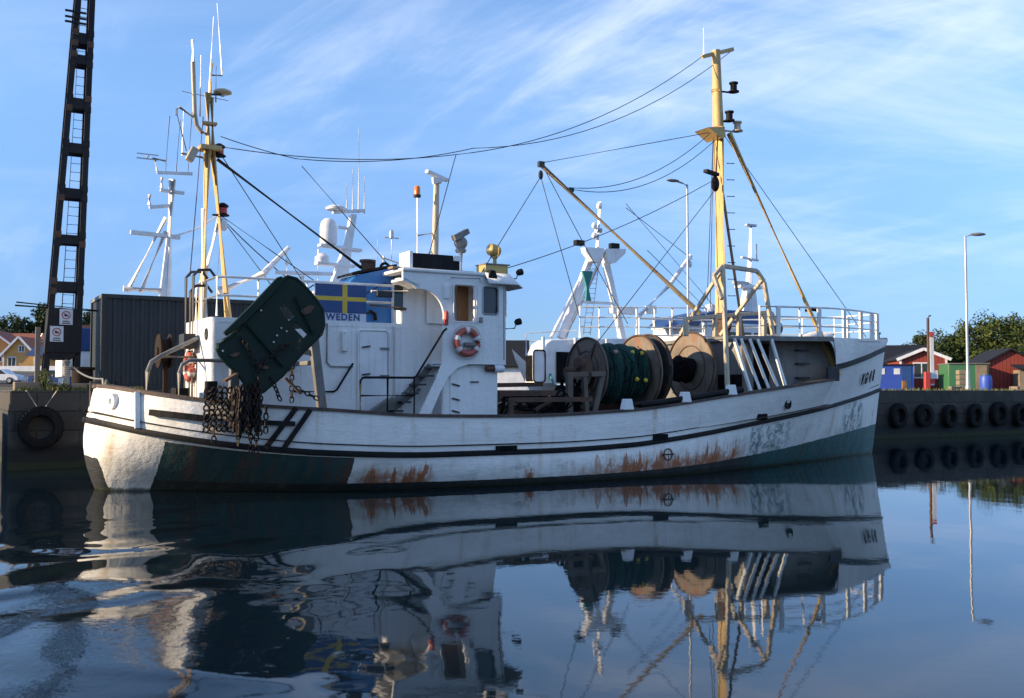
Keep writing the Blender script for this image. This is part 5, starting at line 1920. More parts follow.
weed(.22, -7.5, .75, 46, 'tall yellow green weed growing at the quay edge in front of the tower', .22)
weed(.55, -7.3, .22, 60, 'low tuft of weeds on the quay edge left of the wrapped bollard', .35)
weed(1.75, -7.25, .22, 60, 'low tuft of weeds on the quay edge in front of the container corner', .4)
gm = MB()
for i in range(2600):
    u = rnd.choice((rnd.uniform(-.5, 3), rnd.uniform(33, 62)))
    v = QV - .12 - abs(rnd.gauss(0, .3))
    b0 = Wd(u, v, QH)
    hh = rnd.uniform(.04, .16)
    a = rnd.uniform(0, 6.28)
    w = V(math.cos(a), math.sin(a), 0) * .02
    gm.add([b0 - w, b0 + w, b0 + V(rnd.uniform(-.06, .06), rnd.uniform(-.06, .06), hh)], [(0, 1, 2)])
tag(gm.build('grass', 'shrubgreen', fix=False, smooth=False), 'sparse dry grass along the quay edge', 'grass', kind='stuff')


# ---- tyres
def tyre_mesh(R0, name, mat='rubber'):
    m = MB()
    prof = [(R0 * .56, -.10), (R0 * .60, -.145), (R0 * .80, -.16), (R0 * .95, -.135), (R0, -.08), (R0, .08), (R0 * .95, .135), (R0 * .80, .16), (R0 * .60, .145), (R0 * .56, .10), (R0 * .62, .0)]
    m.lathe((0, 0, 0), (0, -1, 0), prof, 36, closed=True)
    # tread lugs
    for k in range(36):
        a = 2 * math.pi * k / 36
        c = V(math.cos(a), 0, math.sin(a)) * R0
        t = V(-math.sin(a), 0, math.cos(a))
        m.beam(c + V(0, -.12, 0), c + V(0, .12, 0), R0 * .10, .035) if False else m.box(c, (.03, .24, R0 * .10), M=Matrix((V(math.cos(a), 0, math.sin(a)), V(0, 1, 0), t)).transposed())
    return m.build(name, mat)


t0 = tyre_mesh(.60, 'tyre')
t0.location = Wd(.09, QV + .18, 1.22)
t0.rotation_euler.z = YAW
tag(t0, 'big tyre fender on the short quay face beside the boat stern', 'tyre', 'tyre fenders on the quay')
m = MB()
m.tube([Wd(.05, QV + .3, 1.7), Wd(-.28, QV + .04, QH - .02), Wd(-.3, QV - .3, QH + .03)], .016, 5)
m.tube([Wd(.12, QV + .3, 1.7), Wd(.5, QV + .04, QH - .02), Wd(.55, QV - .3, QH + .03)], .016, 5)
lo = m.build('hanging_rope', 'rope', loc=Wd(.05, QV + .3, 1.7))
tag(lo, 'thin pale rope pair carrying the tyre fender beside the boat stern', 'rope')
tags = ['nearest the bow of the boat', 'second from the boat bow', 'third from the boat bow', 'fourth from the boat bow', 'fifth from the boat bow', 'sixth from the boat bow, at the picture edge']
places = ['below the blue cabin', 'below the dark gap behind the cabin', 'below the red cottage window', 'below the marker pole', 'below the green box', 'left of the lamp post foot', ]
for i, u in enumerate((36.95, 38.85, 40.78, 42.7, 44.6, 46.4, 48.4)):
    o = t0.copy()
    COL.objects.link(o)
    o.location = Wd(u + rnd.uniform(-.12, .12), QV + .19, 1.08 + rnd.uniform(-.14, .12))
    o.rotation_euler = (rnd.uniform(-.02, .06), rnd.uniform(-.5, .5), YAW + rnd.uniform(-.10, .10))
    k_ = rnd.uniform(.88, 1.06)
    o.scale = (k_, rnd.uniform(.85, 1.0), k_)
    o['label'] = ('tyre fender on the long quay wall, %s counting from the boat bow' % ['first', 'second', 'third', 'fourth', 'fifth', 'sixth', 'seventh'][i])

# dark timber pontoon with tyres at far left
pt = thing('pontoon', 'dark timber pontoon with a stack of old tyres at the left edge of the picture', 'pontoon', tuple(Wd(-2.4, -8.2, 0)), YAW)
MB().span((-6, -.3, -.2), (1.1, 2.2, 1.55)).build('timber_crib', 'railcap', pt, bevel=.04)
m = MB()
m.span((-6, -.38, 1.55), (1.15, 2.3, 1.75)); m.span((-6, -.42, .9), (1.1, -.3, 1.1))
m.build('top_beam', 'rust', pt)
pn = MB()
for k in range(140):
    x = rnd.uniform(.2, 1.2)
    pn.tube(sag((x, rnd.uniform(-.5, -.4), rnd.uniform(1.2, 2.0)), (x + rnd.uniform(-.3, .3), rnd.uniform(-.55, -.42), rnd.uniform(.9, 1.7)), rnd.uniform(-.1, .15), 5), .012, 4)
pn.build('old_netting', 'wire', pt)
for i, (dx, z, tilt) in enumerate(((.62, 1.42, 0), (.3, .65, .1), (-.6, 1.2, .05), (-.7, 2.0, 0))):
    o = t0.copy()
    COL.objects.link(o)
    p = Wd(-2.4 + dx, -8.2 + .55, z)
    o.location = p
    o.rotation_euler = (0, tilt, YAW)
    o['group'] = 'tyres on the pontoon'
    o['label'] = ['tyre hung high on the pontoon corner at the left picture edge', 'tyre hung low near the water on the pontoon at the left edge', 'tyre hung left along the pontoon face, half out of view', 'topmost tyre on the pontoon at the left edge'][i]

# ================================================================== other vessels behind
def trawler(label, U, v, rz, length, beam, hgt, colour='white_far', tp=.6):
    """plain hull for a vessel beyond the quay: local x forward, returns root"""
    root = on_quay('trawler', label, 'boat', U, v, 0, 'trawlers moored beyond the quay', rz)
    rows = []
    n = 40
    for zi, (zf, bf, e0, e1) in enumerate(((-.8, .6, .8, -1.6), (0, .85, .3, -1.0), (.5, 1.0, 0, -.4), (1.0, 1.06, -.2, 0.5), (1.35, 1.08, -.3, 1.0))):
        row_s = []
        for i in range(n + 1):
            t = i / n
            x = e0 + (length + e1 - e0) * t
            b0 = beam / 2 * bf * min(1, (max(t, 0) / .08) ** .5) * (1 - max(0, (t - tp) / (1 - tp)) ** 2.2)
            z = hgt * zf * (1 + (8.5 * max(0, t - .87) ** 1.5 + .12 * max(0, .2 - t)) * (zf > .4) * 2)
            row_s.append(V(x, -b0, z))
        row_p = [V(p.x, -p.y, p.z) for p in reversed(row_s[:-1])]
        rows.append(row_s + row_p)
    m = MB()
    m.loft(rows, closed=True)
    m.build('hull', colour, root)
    m = MB()
    top = rows[3]
    k = n + 1
    m.loft([top[:k], [V(p.x, 0, p.z + .05) for p in top[:k]], [V(p.x, -p.y, p.z) for p in top[:k]]])
    m.build('deck', 'grey', root, fix=False)
    return root


# vessel beyond the container: A-mast with radar arms, wheelhouse with satellite dome
tr = trawler('white trawler beyond the slate container, with satellite dome and tall raked mast', 3.0, -20, 0, 17, 6.0, 2.3)


def T(root_u):
    return lambda u, v, z: V(u - root_u[0], -(v - root_u[1]), z)


P = T((3.0, -20))
m = MB(); m.span(P(10.5, -22.3, 3.2), P(16.5, -17.7, 6.6)); m.build('wheelhouse', 'white_far', tr, bevel=.1)
m = MB(); m.span(P(4.0, -21.6, 2.4), P(10.5, -18.4, 5.0)); m.build('deckhouse', 'white_far', tr, bevel=.1)
for i in range(5):
    MB().span(P(11.0 + i * 1.1, -17.72, 5.2), P(11.7 + i * 1.1, -17.66, 6.0)).build('window', 'glass', tr)
m = MB()
m.tube([P(5.95, -20, 4.9), P(6.25, -20, 11.5)], [.38, .16], 12)
mm = m.build('aft_mast', 'white_far', tr)
m = MB()
m.tube([P(4.45, -20, 6.5), P(6.0, -20, 9.8)], .10, 8); m.tube([P(5.0, -20, 6.5), P(6.0, -20, 9.2)], .10, 8); m.tube([P(4.3, -20, 6.62), P(6.0, -20, 6.62)], .14, 8)
m.beam(P(4.55, -20, 9.06), P(6.6, -20, 8.98), .25, .16); m.beam(P(5.3, -20, 10.2), P(6.2, -20, 10.35), .16, .14); m.beam(P(5.75, -20, 11.0), P(6.75, -20, 10.95), .2, .12)
m.beam(P(5.6, -20, 11.75), P(7.1, -20, 11.85), .12, .12)
m.build('mast_arm', 'white_far', mm)
m = MB()
m.tube([P(5.6, -20, 11.8), P(5.5, -20, 12.3)], .06, 6); m.tube([P(5.4, -20, 12.35), P(5.95, -20, 12.3)], .05, 6)
m.box(P(5.2, -20, 12.3), (.9, .03, .05)); m.box(P(5.2, -20, 12.5), (.9, .03, .04)); m.box(P(5.2, -20, 12.4), (.05, .5, .05))
for u, zt in ((5.95, 14.3), (6.4, 14.2), (6.9, 14.6)):
    m.tube([P(u, -20, 11.8), P(u + .15, -20, zt)], .025, 5)
for u, z in ((5.3, 10.5), (5.8, 11.3)):
    m.tube([P(u, -20, z - .2), P(u, -20, z + .25)], .09, 6)
m.build('aerial', 'galv', mm)
m = MB()
m.tube([P(7.35, -20, 6.0), P(8.35, -20, 10.2)], [.22, .12], 10); m.ball(P(8.5, -20, 9.7), (.18, .12, .3), 8, 6)
m.tube(sag(P(6.1, -20, 9.0), P(8.2, -20, 10.1), .2, 8), .04, 5)
m.tube([P(8.4, -20, 9.9), P(8.2, -20, 6.5)], .02, 4)
m.build('derrick', 'white_far', tr)
m = MB()
m.tube([P(8.3, -20, 6.7), P(10.3, -20, 7.6), P(11.5, -20, 8.9)], [.22, .16, .1], 8)
m.tube([P(11.4, -20, 8.8), P(11.4, -20, 7.2)], .025, 4); m.ball(P(11.4, -20, 8.2), (.1, .1, .16), 8, 6)
m.build('crane_arm', 'white_far', tr)
m = MB()
m.prism([P(13.25, -19.8, 6.6), P(14.2, -19.8, 6.6), P(14.55, -19.8, 9.4), P(14.75, -19.8, 10.7), P(14.5, -19.8, 10.7), P(14.2, -19.8, 9.2)], (0, .4, 0))
m.beam(P(12.95, -20, 9.12), P(15.0, -20, 8.98), .5, .12); m.beam(P(12.8, -20, 8.25), P(14.7, -20, 8.2), .5, .12)
m.beam(P(13.6, -20, 10.72), P(15.2, -20, 10.95), .2, .14); m.beam(P(13.9, -20, 10.05), P(14.6, -20, 9.98), .15, .12)
tm = m.build('radar_mast', 'white_far', tr)
m = MB()
m.lathe(P(13.4, -20, 9.15), (0, 0, 1), [(.34, 0), (.40, .1), (.40, .85), (.34, 1.1), (.2, 1.24), (0, 1.28)], 20)
m.build('satellite_dome', 'white_far', tm)
m = MB()
m.lathe(P(13.1, -20, 8.25), (0, 0, 1), [(.3, 0), (.34, .05), (.34, .3), (.15, .48), (0, .5)], 16)
m.build('small_dome', 'white_far', tm)
m = MB()
m.lathe(P(13.75, -20, 10.85), (0, 0, 1), [(.05, -.05), (.45, 0), (.48, .1), (.3, .2), (0, .22)], 16)
m.build('dish', 'white_far', tm)
m = MB()
for u, zt in ((14.6, 12.9), (14.9, 15.0), (15.2, 12.6), (14.3, 12.2), (15.9, 9.6)):
    m.tube([P(u, -20, 10.8 if u < 15.5 else 6.6), P(u, -20, zt)], [.04, .015], 5)
m.tube([P(12.9, -20, 6.6), P(12.9, -20, 8.9)], .04, 6)
m.build('aerial', 'white_far', tm)
m = MB()
m.tube([P(11.8, -19, 6.6), P(11.8, -19, 7.5)], .14, 10); m.box(P(11.9, -19, 7.62), (2.6, .25, .16), rz=-.25)
m.build('radar_scanner', 'white_far', tr, bevel=.03)
m = MB()
m.tube([P(8.5, -17.9, 5.9), P(10.5, -17.9, 5.95), P(12, -17.9, 7.0)], .03, 5)
m.tube(sag(P(8.3, -20, 10.1), P(12.6, -20, 6.7), .2, 8), .025, 4); m.tube([P(8.3, -20, 10.1), P(11, -20, 6.7)], .025, 4)
m.build('rigging', 'wire', tr)

# vessel with the white gantry, bow to the left
tr2 = trawler('white trawler with a big gantry and railed upper deck, between the boat masts', 37.5, -16, math.pi, 15.4, 4.4, 1.75, 'white_far', .66)
P2 = lambda u, v, z: V(-(u - 37.5), (v + 16), z)
m = MB()
P2_ = P2
P2 = lambda u, v, z: P2_(u - 1.45, v, z)
out2 = [(22.6, 2.6), (22.75, 4.0), (22.95, 4.4), (23.3, 4.62), (29.5, 4.85), (29.5, 2.6)]
m.prism([P2(u, -13.6, z) for u, z in out2], (0, -1.3, 0))
m.build('shelter', 'white_far', tr2, bevel=.05)
m = MB(); m.span(P2(23.5, -13.58, 2.65), P2(24.2, -13.52, 4.05)); m.build('doorway', 'net_shade_black', tr2)  # black panel stands in for the shaded inside of the doorway
m = MB(); m.span(P2(24.7, -13.58, 3.3), P2(25.8, -13.52, 4.0)); m.build('wood_hatch', 'varnish', tr2)
m = MB(); m.span(P2(22.57, -14.75, 2.7), P2(22.59, -13.75, 3.9)); m.build('dark_end_panel', 'net_shade_black', tr2)  # dark panel added to the lit end, imitates the shade of open framing
m = MB(); m.prism([P2(22.1 + a, -13.3, b0) for a, b0 in rrect(0, .62, 2.65, 4.1, .15)], (0, -.06, 0)); m.build('open_door', 'white_far', tr2)
m = MB(); m.tube([P2(22.1 + a, -13.27, b0) for a, b0 in rrect(0, .62, 2.65, 4.1, .15)], .035, 6, closed=True); m.build('door_seal', 'black', tr2)
for u in (22.7, 24.45, 26.2):
    m = MB(); m.beam(P2(u, -13.4, 2.65), P2(u, -13.4, 4.7), .12, .12); m.build('pillar', 'white_far', tr2)
P2 = P2_
# gantry
m = MB()
v = -15.4
m.beam(P2(24.3, v, 4.8), P2(26.05, v, 8.75), .30, .28)
m.beam(P2(28.0, v, 4.8), P2(26.95, v, 8.75), .28, .28)
m.beam(P2(24.9, v - .5, 4.8), P2(26.3, v - .3, 8.6), .13, .13)
m.beam(P2(23.6, v + .3, 4.8), P2(25.4, v, 7.6), .13, .13)
m.prism([P2(25.35, v + .2, 9.2), P2(25.4, v + .2, 8.98), P2(25.8, v + .2, 8.55), P2(26.25, v + .2, 8.5), P2(26.45, v + .2, 9.02), P2(26.55, v + .2, 9.02), P2(26.75, v + .2, 8.5), P2(27.15, v + .2, 8.55), P2(27.75, v + .2, 9.05), P2(27.8, v + .2, 9.28), P2(26.6, v + .2, 9.22), P2(26.5, v + .2, 9.16), P2(26.4, v + .2, 9.22)], (0, .4, 0))
m.beam(P2(25.2, v, 6.6), P2(27.5, v, 6.6), .12, .12)
m.beam(P2(25.0, v, 5.6), P2(26.6, v, 8.6), .12, .12)
gan = m.build('gantry', 'white_far', tr2)
m = MB()
m.tube([P2(25.5, -15.2, 5.0), P2(26.0, -15.2, 8.3)], .03, 5); m.tube([P2(25.9, -15.2, 5.0), P2(26.4, -15.2, 8.3)], .03, 5)
for k in range(14):
    m.tube([P2(25.5 + k * .0375, -15.2, 5.1 + k * .24), P2(25.9 + k * .0375, -15.2, 5.1 + k * .24)], .022, 4)
m.build('ladder', 'white_far', gan)
m = MB()
m.tube([P2(26.45, -15.4, 9.1), P2(26.65, -15.4, 11.6)], .10, 8); m.tube([P2(26.4, -15.4, 10.2), P2(26.7, -15.4, 10.2)], .14, 8)
m.ball(P2(26.6, -15.4, 11.4), (.15, .15, .2), 8, 6); m.ball(P2(26.3, -15.4, 10.4), (.14, .12, .18), 8, 6); m.ball(P2(26.3, -15.4, 9.9), (.14, .12, .18), 8, 6)
m.build('lamp_mast', 'white_far', gan)
gan.location.x = .85
for u in (25.4, 27.5):
    m = MB(); m.box(P2(u, -15.4, 9.48), (.5, .3, .26)); m.build('floodlight', 'black', gan, bevel=.03)
m = MB()
m.prism([P2(24.5, -13.9, 7.9), P2(25.1, -13.9, 7.9), P2(24.85, -13.9, 7.1), P2(25.0, -13.9, 6.5), P2(24.7, -13.9, 6.5), P2(24.75, -13.9, 7.1)], (0, .12, 0))
m.build('hanging_net', 'teal', gan)
# upper railings
m = MB()
pts = [P2(23.5, -13.8, 4.75), P2(31.2, -13.8, 5.0)]
for dz in (.5, .95, 1.45):
    m.tube([p + V(0, 0, dz) for p in pts], .04, 6)
for k in range(8):
    p = pts[0].lerp(pts[1], k / 7)
    m.tube([p, p + V(0, 0, 1.45)], .05, 6)
m.build('railing', 'white_far', tr2)
m = MB()
m.tube([P2(27.6, -14.6, 6.0), P2(29.5, -14.6, 7.6), P2(30.9, -14.6, 9.2)], .11, 8); m.ball(P2(30.85, -14.6, 8.75), (.1, .1, .2), 8, 6)
m.box(P2(28.3, -14.6, 6.3), (.5, .3, .4)); m.box(P2(26.6, -14.6, 6.2), (1.5, .4, .35))
m.build('crane_arm', 'white_far', tr2)
m = MB(); m.span(P2(31.5, -18.5, 3.2), P2(36.5, -14.0, 5.6)); m.build('wheelhouse', 'white_far', tr2, bevel=.1)
m = MB(); m.span(P2(31.45, -18.6, 5.6), P2(36.6, -13.9, 5.75)); m.build('wheelhouse_roof', 'white_far', tr2)
for i in range(5):
    MB().span(P2(31.8 + i * .95, -14.02, 4.6), P2(32.5 + i * .95, -13.96, 5.3)).build('window', 'glass', tr2)
m = MB(); m.prism([P2(30.3, -14.6, 5.6), P2(36.2, -14.6, 5.75), P2(36.2, -14.6, 6.5), P2(33.0, -14.6, 6.5), P2(31.0, -14.6, 6.1)], (0, -3, 0)); m.build('blue_cover', 'flagblue', tr2, bevel=.05)
m = MB()
m.tube([P2(35.6, -15.5, 5.7), P2(35.9, -15.5, 11.3)], [.32, .07], 10)
m.beam(P2(34.9, -15.5, 7.9), P2(36.6, -15.5, 7.9), .5, .15); m.beam(P2(35.2, -15.5, 9.5), P2(36.4, -15.5, 9.4), .15, .1)
m.prism([P2(34.9, -15.3, 5.7), P2(36.3, -15.3, 5.7), P2(36.0, -15.3, 8.0), P2(35.5, -15.3, 8.0)], (0, -.4, 0))
ms = m.build('mast', 'white_far', tr2)
m = MB()
m.tube([P2(36.3, -15.5, 9.4), P2(36.3, -15.5, 10.3)], .05, 5)
m.build('aerial', 'galv', ms)
MB().box(P2(35.9, -15.5, 11.3), (.7, .2, .12)).build('radar_scanner', 'galv', ms)
MB().box(P2(35.2, -15.5, 8.1), (1.2, .2, .16)).build('radar_scanner', 'galv', ms)
m = MB(); m.lathe(P2(33.0, -15.5, 6.5), (0, 0, 1), [(.1, -.8), (.1, -.2), (.28, -.1), (.34, .12), (.28, .3), (0, .4)], 16); m.build('radar_dome', 'white_far', tr2)
m = MB()
m.tube([P2(21.9, -16, 3.9), P2(21.9, -16, 5.0)], .04, 5)
m.tube([P2(21.8, -15.5, 5.0), P2(23.5, -14, 5.1)], .03, 5); m.tube([P2(21.8, -15.5, 4.6), P2(23.5, -14, 4.7)], .03, 5)
m.build('bow_rail', 'white_far', tr2)
m = MB()
m.tube(sag(P2(22.0, -14.6, 4.2), P2(21.6, -13.0, 2.5), .15, 8), .06, 6)
m.build('bow_rope', 'teal', tr2)
m = MB()
for a, c in (((26.5, -14.2, 11.4), (33, -15, 6.5)), ((27.8, -14.2, 9.2), (32.0, -14, 6.0)), ((26.5, -14.2, 11.2), (31, -14.6, 9.0)), ((25.3, -14.2, 9.0), (23.2, -14.5, 4.8))):
    m.tube([P2(*a), P2(*c)], .02, 4)
m.build('rigging', 'wire', tr2)

# ================================================================== lamps and marker
def street_lamp(x, y, hgt, label, rz, k=1.0):
    r = thing('street_lamp', label, 'street lamp', (x, y, QH), rz, 'street lamps on the quay')
    MB().lathe((0, 0, 0), (0, 0, 1), [(.16 * k, 0), (.16 * k, .25), (.13 * k, .3), (.11 * k, 1.2), (.085 * k, 1.25), (.07 * k, hgt - .1), (.07 * k, hgt), (0, hgt)], 14).build('post', 'galv', r)
    m = MB()
    m.tube([(0, 0, hgt - .05), (.25, 0, hgt + .05), (.5, 0, hgt + .1)], .04, 8)
    a = m.build('arm', 'galv', r)
    m = MB()
    m.ball((.5 + .3 * k, 0, hgt + .12), (.50 * k, .17 * k, .11 * k), 16, 8)
    m.build('lamp_head', 'grey', r)
    return r


street_lamp(28.25, 62, 9.6, 'tall galvanised street lamp on the quay right of the boat', 0)
street_lamp(7.45, 42.2, 8.75, 'street lamp seen behind the boom and the ochre foremast', R(200), .62)
mp = thing('marker_pole', 'slim pole with red and white panels and notices in front of the red cottage', 'pole', (25.0, 60, QH))
MB().lathe((0, 0, 0), (0, 0, 1), [(.08, 0), (.08, 4.35), (0, 4.37)], 10).build('pole', 'rust', mp)
MB().box((.16, -.12, 1.75), (.22, .05, 2.9)).build('white_panel', 'white_sign', mp)
for z in (3.35, .55):
    MB().box((.16, -.15, z), (.235, .05, .3)).build('red_panel', 'red', mp)
MB().box((.35, -.10, .95), (.3, .05, .5)).build('notice', 'white_sign', mp)
MB().box((-.15, -.10, .55), (.3, .3, 1.1)).build('meter_box', 'red', mp, bevel=.02)
MB().tube([(0, 0, 4.3), (.06, 0, 4.45), (.18, 0, 4.5)], .05, 6).build('hook', 'darkgrey', mp)


# ================================================================== buildings
def rotz(p, a):
    return V(p[0] * math.cos(a) - p[1] * math.sin(a), p[0] * math.sin(a) + p[1] * math.cos(a), p[2])


def house(name, label, loc, w, d, eave, ridge, wall, roof, gable_front=True, rz=0.0, trim='white_sign', wins=(), over=.3, cat='house'):
    """local x right, y back; gable faces -y when gable_front"""
    r = thing(name, label, cat, loc, rz)
    m = MB()
    if gable_front:
        m.prism([V(-w / 2, 0, -1), V(w / 2, 0, -1), V(w / 2, 0, eave), V(0, 0, ridge), V(-w / 2, 0, eave)], (0, d, 0))
    else:
        m.prism([V(-w / 2, 0, -1), V(-w / 2, d, -1), V(-w / 2, d, eave), V(-w / 2, d / 2, ridge), V(-w / 2, 0, eave)], (w, 0, 0))
    m.build('wall', wall, r)
    th = .14
    m = MB()
    if gable_front:
        sl = (ridge - eave) / (w / 2)
        for s in (-1, 1):
            e = V(s * (w / 2 + over), -over, eave - sl * over + .04)
            q = V(0, -over, ridge + .04)
            m.prism([e, q, q + V(0, 0, th), e + V(0, 0, th)], (0, d + 2 * over, 0))
    else:
        sl = (ridge - eave) / (d / 2)
        for y, s in ((0, -1), (d, 1)):
            e = V(-w / 2 - over, y + s * over, eave - sl * over + .04)
            q = V(-w / 2 - over, d / 2, ridge + .04)
            m.prism([e, q, q + V(0, 0, th), e + V(0, 0, th)], (w + 2 * over, 0, 0))
    rf = m.build('roof', roof, r)
    if trim and gable_front:
        m = MB()
        for s in (-1, 1):
            m.beam(V(s * (w / 2 + over), -over - .04, eave - sl * over + .06), V(0, -over - .04, ridge + .08), .06, .26)
        m.build('barge_board', trim, rf)
        for s in (-1, 1):
            MB().box((s * (w / 2 - .06), -.04, eave / 2), (.18, .06, eave)).build('corner_board', trim, r)
    for (x, z, ww, hh) in wins:
        fr = MB().prism([V(x - ww / 2 - .1, -.05, z - hh / 2 - .1), V(x + ww / 2 + .1, -.05, z - hh / 2 - .1), V(x + ww / 2 + .1, -.05, z + hh / 2 + .1), V(x - ww / 2 - .1, -.05, z + hh / 2 + .1)], (0, .08, 0),
                        holes=[[V(x - ww / 2, -.05, z - hh / 2), V(x - .04, -.05, z - hh / 2), V(x - .04, -.05, z + hh / 2), V(x - ww / 2, -.05, z + hh / 2)],
                               [V(x + .04, -.05, z - hh / 2), V(x + ww / 2, -.05, z - hh / 2), V(x + ww / 2, -.05, z + hh / 2), V(x + .04, -.05, z + hh / 2)]])
        wnd = fr.build('window', 'white_sign', r)
        MB().box((x, -.012, z), (ww, .01, hh)).build('pane', 'glass', wnd)
    return r


# right hand side
cot = house('cottage', 'small red wooden cottage with white barge boards and a white framed window', (36.2, 88, QH), 3.9, 7, 2.75, 3.55, 'redwood', 'slate', True, R(-12), wins=((-.15, 1.75, 1.25, 1.2),))
house('long_hall', 'long dark roofed hall behind the red cottage', (37.6, 104, QH), 13, 10, 2.7, 4.7, 'redwood', 'slate', False, R(-10), cat='building')
house('red_shed', 'red boarded shed at the right edge, under the tree', (42.9, 86, QH), 4.0, 6, 2.35, 3.45, 'redwood', 'slate', True, R(-8), trim=None, cat='shed')
sh = thing('lean_to', 'low dark lean-to against the front of the red shed', 'shed', (44.2, 84.3, QH), R(-8))
MB().span((-1.5, -.5, -.5), (3.5, 1.0, 1.7)).build('wall', 'wood', sh)
MB().prism([V(-1.7, -.8, 1.72), V(3.7, -.8, 1.72), V(3.7, 1.1, 2.1), V(-1.7, 1.1, 2.1)], (0, 0, .1)).build('roof', 'slate', sh)
MB().beam((-.4, -.6, 0), (2.6, -.6, 1.4), .12, .12).build('brace', 'wood', sh)
cab = thing('blue_cabin', 'bright blue site cabin standing on the quay right of the boat bow', 'cabin', (32.35, 85, QH), R(-6))
MB().span((-1.6, 0, 0), (1.75, 2.4, 2.1)).build('body', 'cabinblue', cab, bevel=.04)
MB().span((-1.7, -.1, 2.1), (1.85, 2.5, 2.22)).build('roof', 'slate', cab)
for x in (-.9, .35):
    MB().box((x, -.02, 1.6), (.5, .04, .5)).build('notice', 'white_sign', cab)
MB().box((.95, -.02, .45), (.42, .04, .7)).build('orange_label', 'orange', cab)
MB().box((1.15, -.02, 1.1), (.75, .04, 1.9)).build('door', 'flagblue', cab)
gb = thing('green_shed', 'plain green metal box shed behind the street lamp post', 'shed', (37.3, 84, QH), R(-8))
MB().span((-.6, 0, 0), (2.6, 3, 2.2)).build('body', 'boxgreen', gb, bevel=.04)
MB().span((-.65, -.1, 2.2), (2.7, 3.1, 2.28)).build('roof', 'grey', gb)
MB().box((2.0, -.02, 1.1), (.9, .04, 2.0)).build('pale_door', 'wood', gb)
pl = thing('pallet_stack', 'pale crates stacked beside the lamp post foot', 'crate', (28.75, 64, QH), 0)
for k in range(4):
    MB().box((0, 0, .16 + k * .33), (.5, .5, .28)).build('crate', 'wood', pl, bevel=.02)
bb = thing('barrel', 'blue plastic barrel standing left of the red shed', 'barrel', (37.9, 80, QH))
MB().lathe((0, 0, 0), (0, 0, 1), [(0, 0), (.42, 0), (.46, .3), (.46, .8), (.42, 1.05), (.38, 1.15), (0, 1.15)], 18).build('drum', 'cabinblue', bb)
MB().lathe((0, 0, 1.15), (0, 0, 1), [(.38, 0), (.38, .08), (0, .1)], 18).build('lid', 'flagblue', bb)
for i, (x, y, w) in enumerate(((36.2, 58, .9), (27.0, 61, 1.2), (30.2, 60, .7), (31.5, 63, 1.6))):
    o = MB().box((0, 0, .12), (w, .35, .24)).build('timber_baulk', 'wood', bevel=.03)
    o.location = (x, y, QH); o.rotation_euler.z = YAW + i * .2
    tag(o, ['weathered timber baulk lying near the blue cabin', 'weathered timber baulk at the lamp post foot', 'short timber baulk right of the lamp post', 'long timber baulk near the red shed'][i], 'timber')

# pale hall behind, between wheelhouse and gantry trawler
house('warehouse', 'low pale warehouse with a dark roof seen past the wheelhouse', (-2.6, 80, 1.6), 7.5, 8, 2.6, 4.7, 'white_far', 'slate', False, 0, cat='building')
bkq = MB()
bkq.prism([V(-18, 76, -2), V(24, 76, -2), V(24, 120, -2), V(-18, 120, -2)], (0, 0, 3.7))
tag(bkq.build('far_quay', 'ground', smooth=False), kind='structure')

# left hand side: stacked site cabin behind the tower
cb_ = on_quay('storage_box', 'blue and white storage box seen between the tower and the slate container', 'container', 1.9, -14.6)
MB().span((-.5, 0, .5), (2.6, 2.2, 1.45)).build('white_body', 'white_far', cb_, bevel=.03)
MB().span((-.55, -.05, 1.45), (2.65, 2.25, 2.3)).build('blue_top', 'flagblue', cb_, bevel=.03)
MB().span((-.4, .05, 0), (2.5, 2.1, .5)).build('plinth', 'flagblue', cb_)

oh = house('orange_house', 'ochre house with a white trimmed gable on the far shore, left edge', (-64.6, 131, 5.1), 4.0, 8, 1.9, 4.1, 'orange', 'tiles', True, R(6), wins=((-.9, .9, .9, 1.1), (.3, 2.6, .6, .7)), over=.35)
house('red_roofed_house', 'broad red roofed house directly behind the ochre house', (-66.5, 146, 5.6), 16, 8, 2.2, 5.0, 'white_far', 'tiles', False, R(4))
house('red_roofed_house', 'red roofed house with a white gable, left behind the ochre house', (-72.0, 138, 5.3), 7, 8, 2.6, 5.2, 'orange', 'tiles', True, R(10), wins=((1.0, 1.5, .9, 1.1),))
house('red_roofed_house', 'steep red roofed house beside the lattice tower foot', (-61.0, 140, 5.3), 5.2, 8, 2.0, 6.0, 'white_far', 'tiles', True, R(-25), wins=((0, 1.2, 1, 1.1),))
house('white_shed', 'low white shed with dark roof on the far shore road, seen under the tower', (-50.5, 124, 4.7), 8.5, 5, 1.9, 2.7, 'white_far', 'white_far', False, R(3), cat='shed')
fw = thing('garden_wall', 'low pale wall along the far shore road before the houses', 'wall', (-63, 125, 4.55), 0)
MB().span((-12, 0, -.5), (11.5, .3, .75)).build('wall', 'white_far', fw)
bs = thing('sail_frame', 'blue tarpaulin frame tent beside the steep red roof', 'tent', (-46.0, 100, 3.55), 0)
MB().prism([V(-2.8, 0, 2.2), V(1.0, 0, 2.2), V(1.0, 0, 3.2), V(-1.6, 0, 3.2)], (0, 2, 0)).build('tarpaulin', 'flagblue', bs)
m = MB()
for x in (-1.6, 1.0):
    m.tube([(x, 0, 0), (x, 0, 3.2), (x + .6, 0, 4.4)], .06, 6)
m.tube([(-1.6, 0, 3.4), (1.6, 0, 4.3)], .06, 6); m.tube([(-1.0, 0, 4.3), (1.6, 0, 4.4)], .06, 6)
m.build('tube_frame', 'galv', bs)


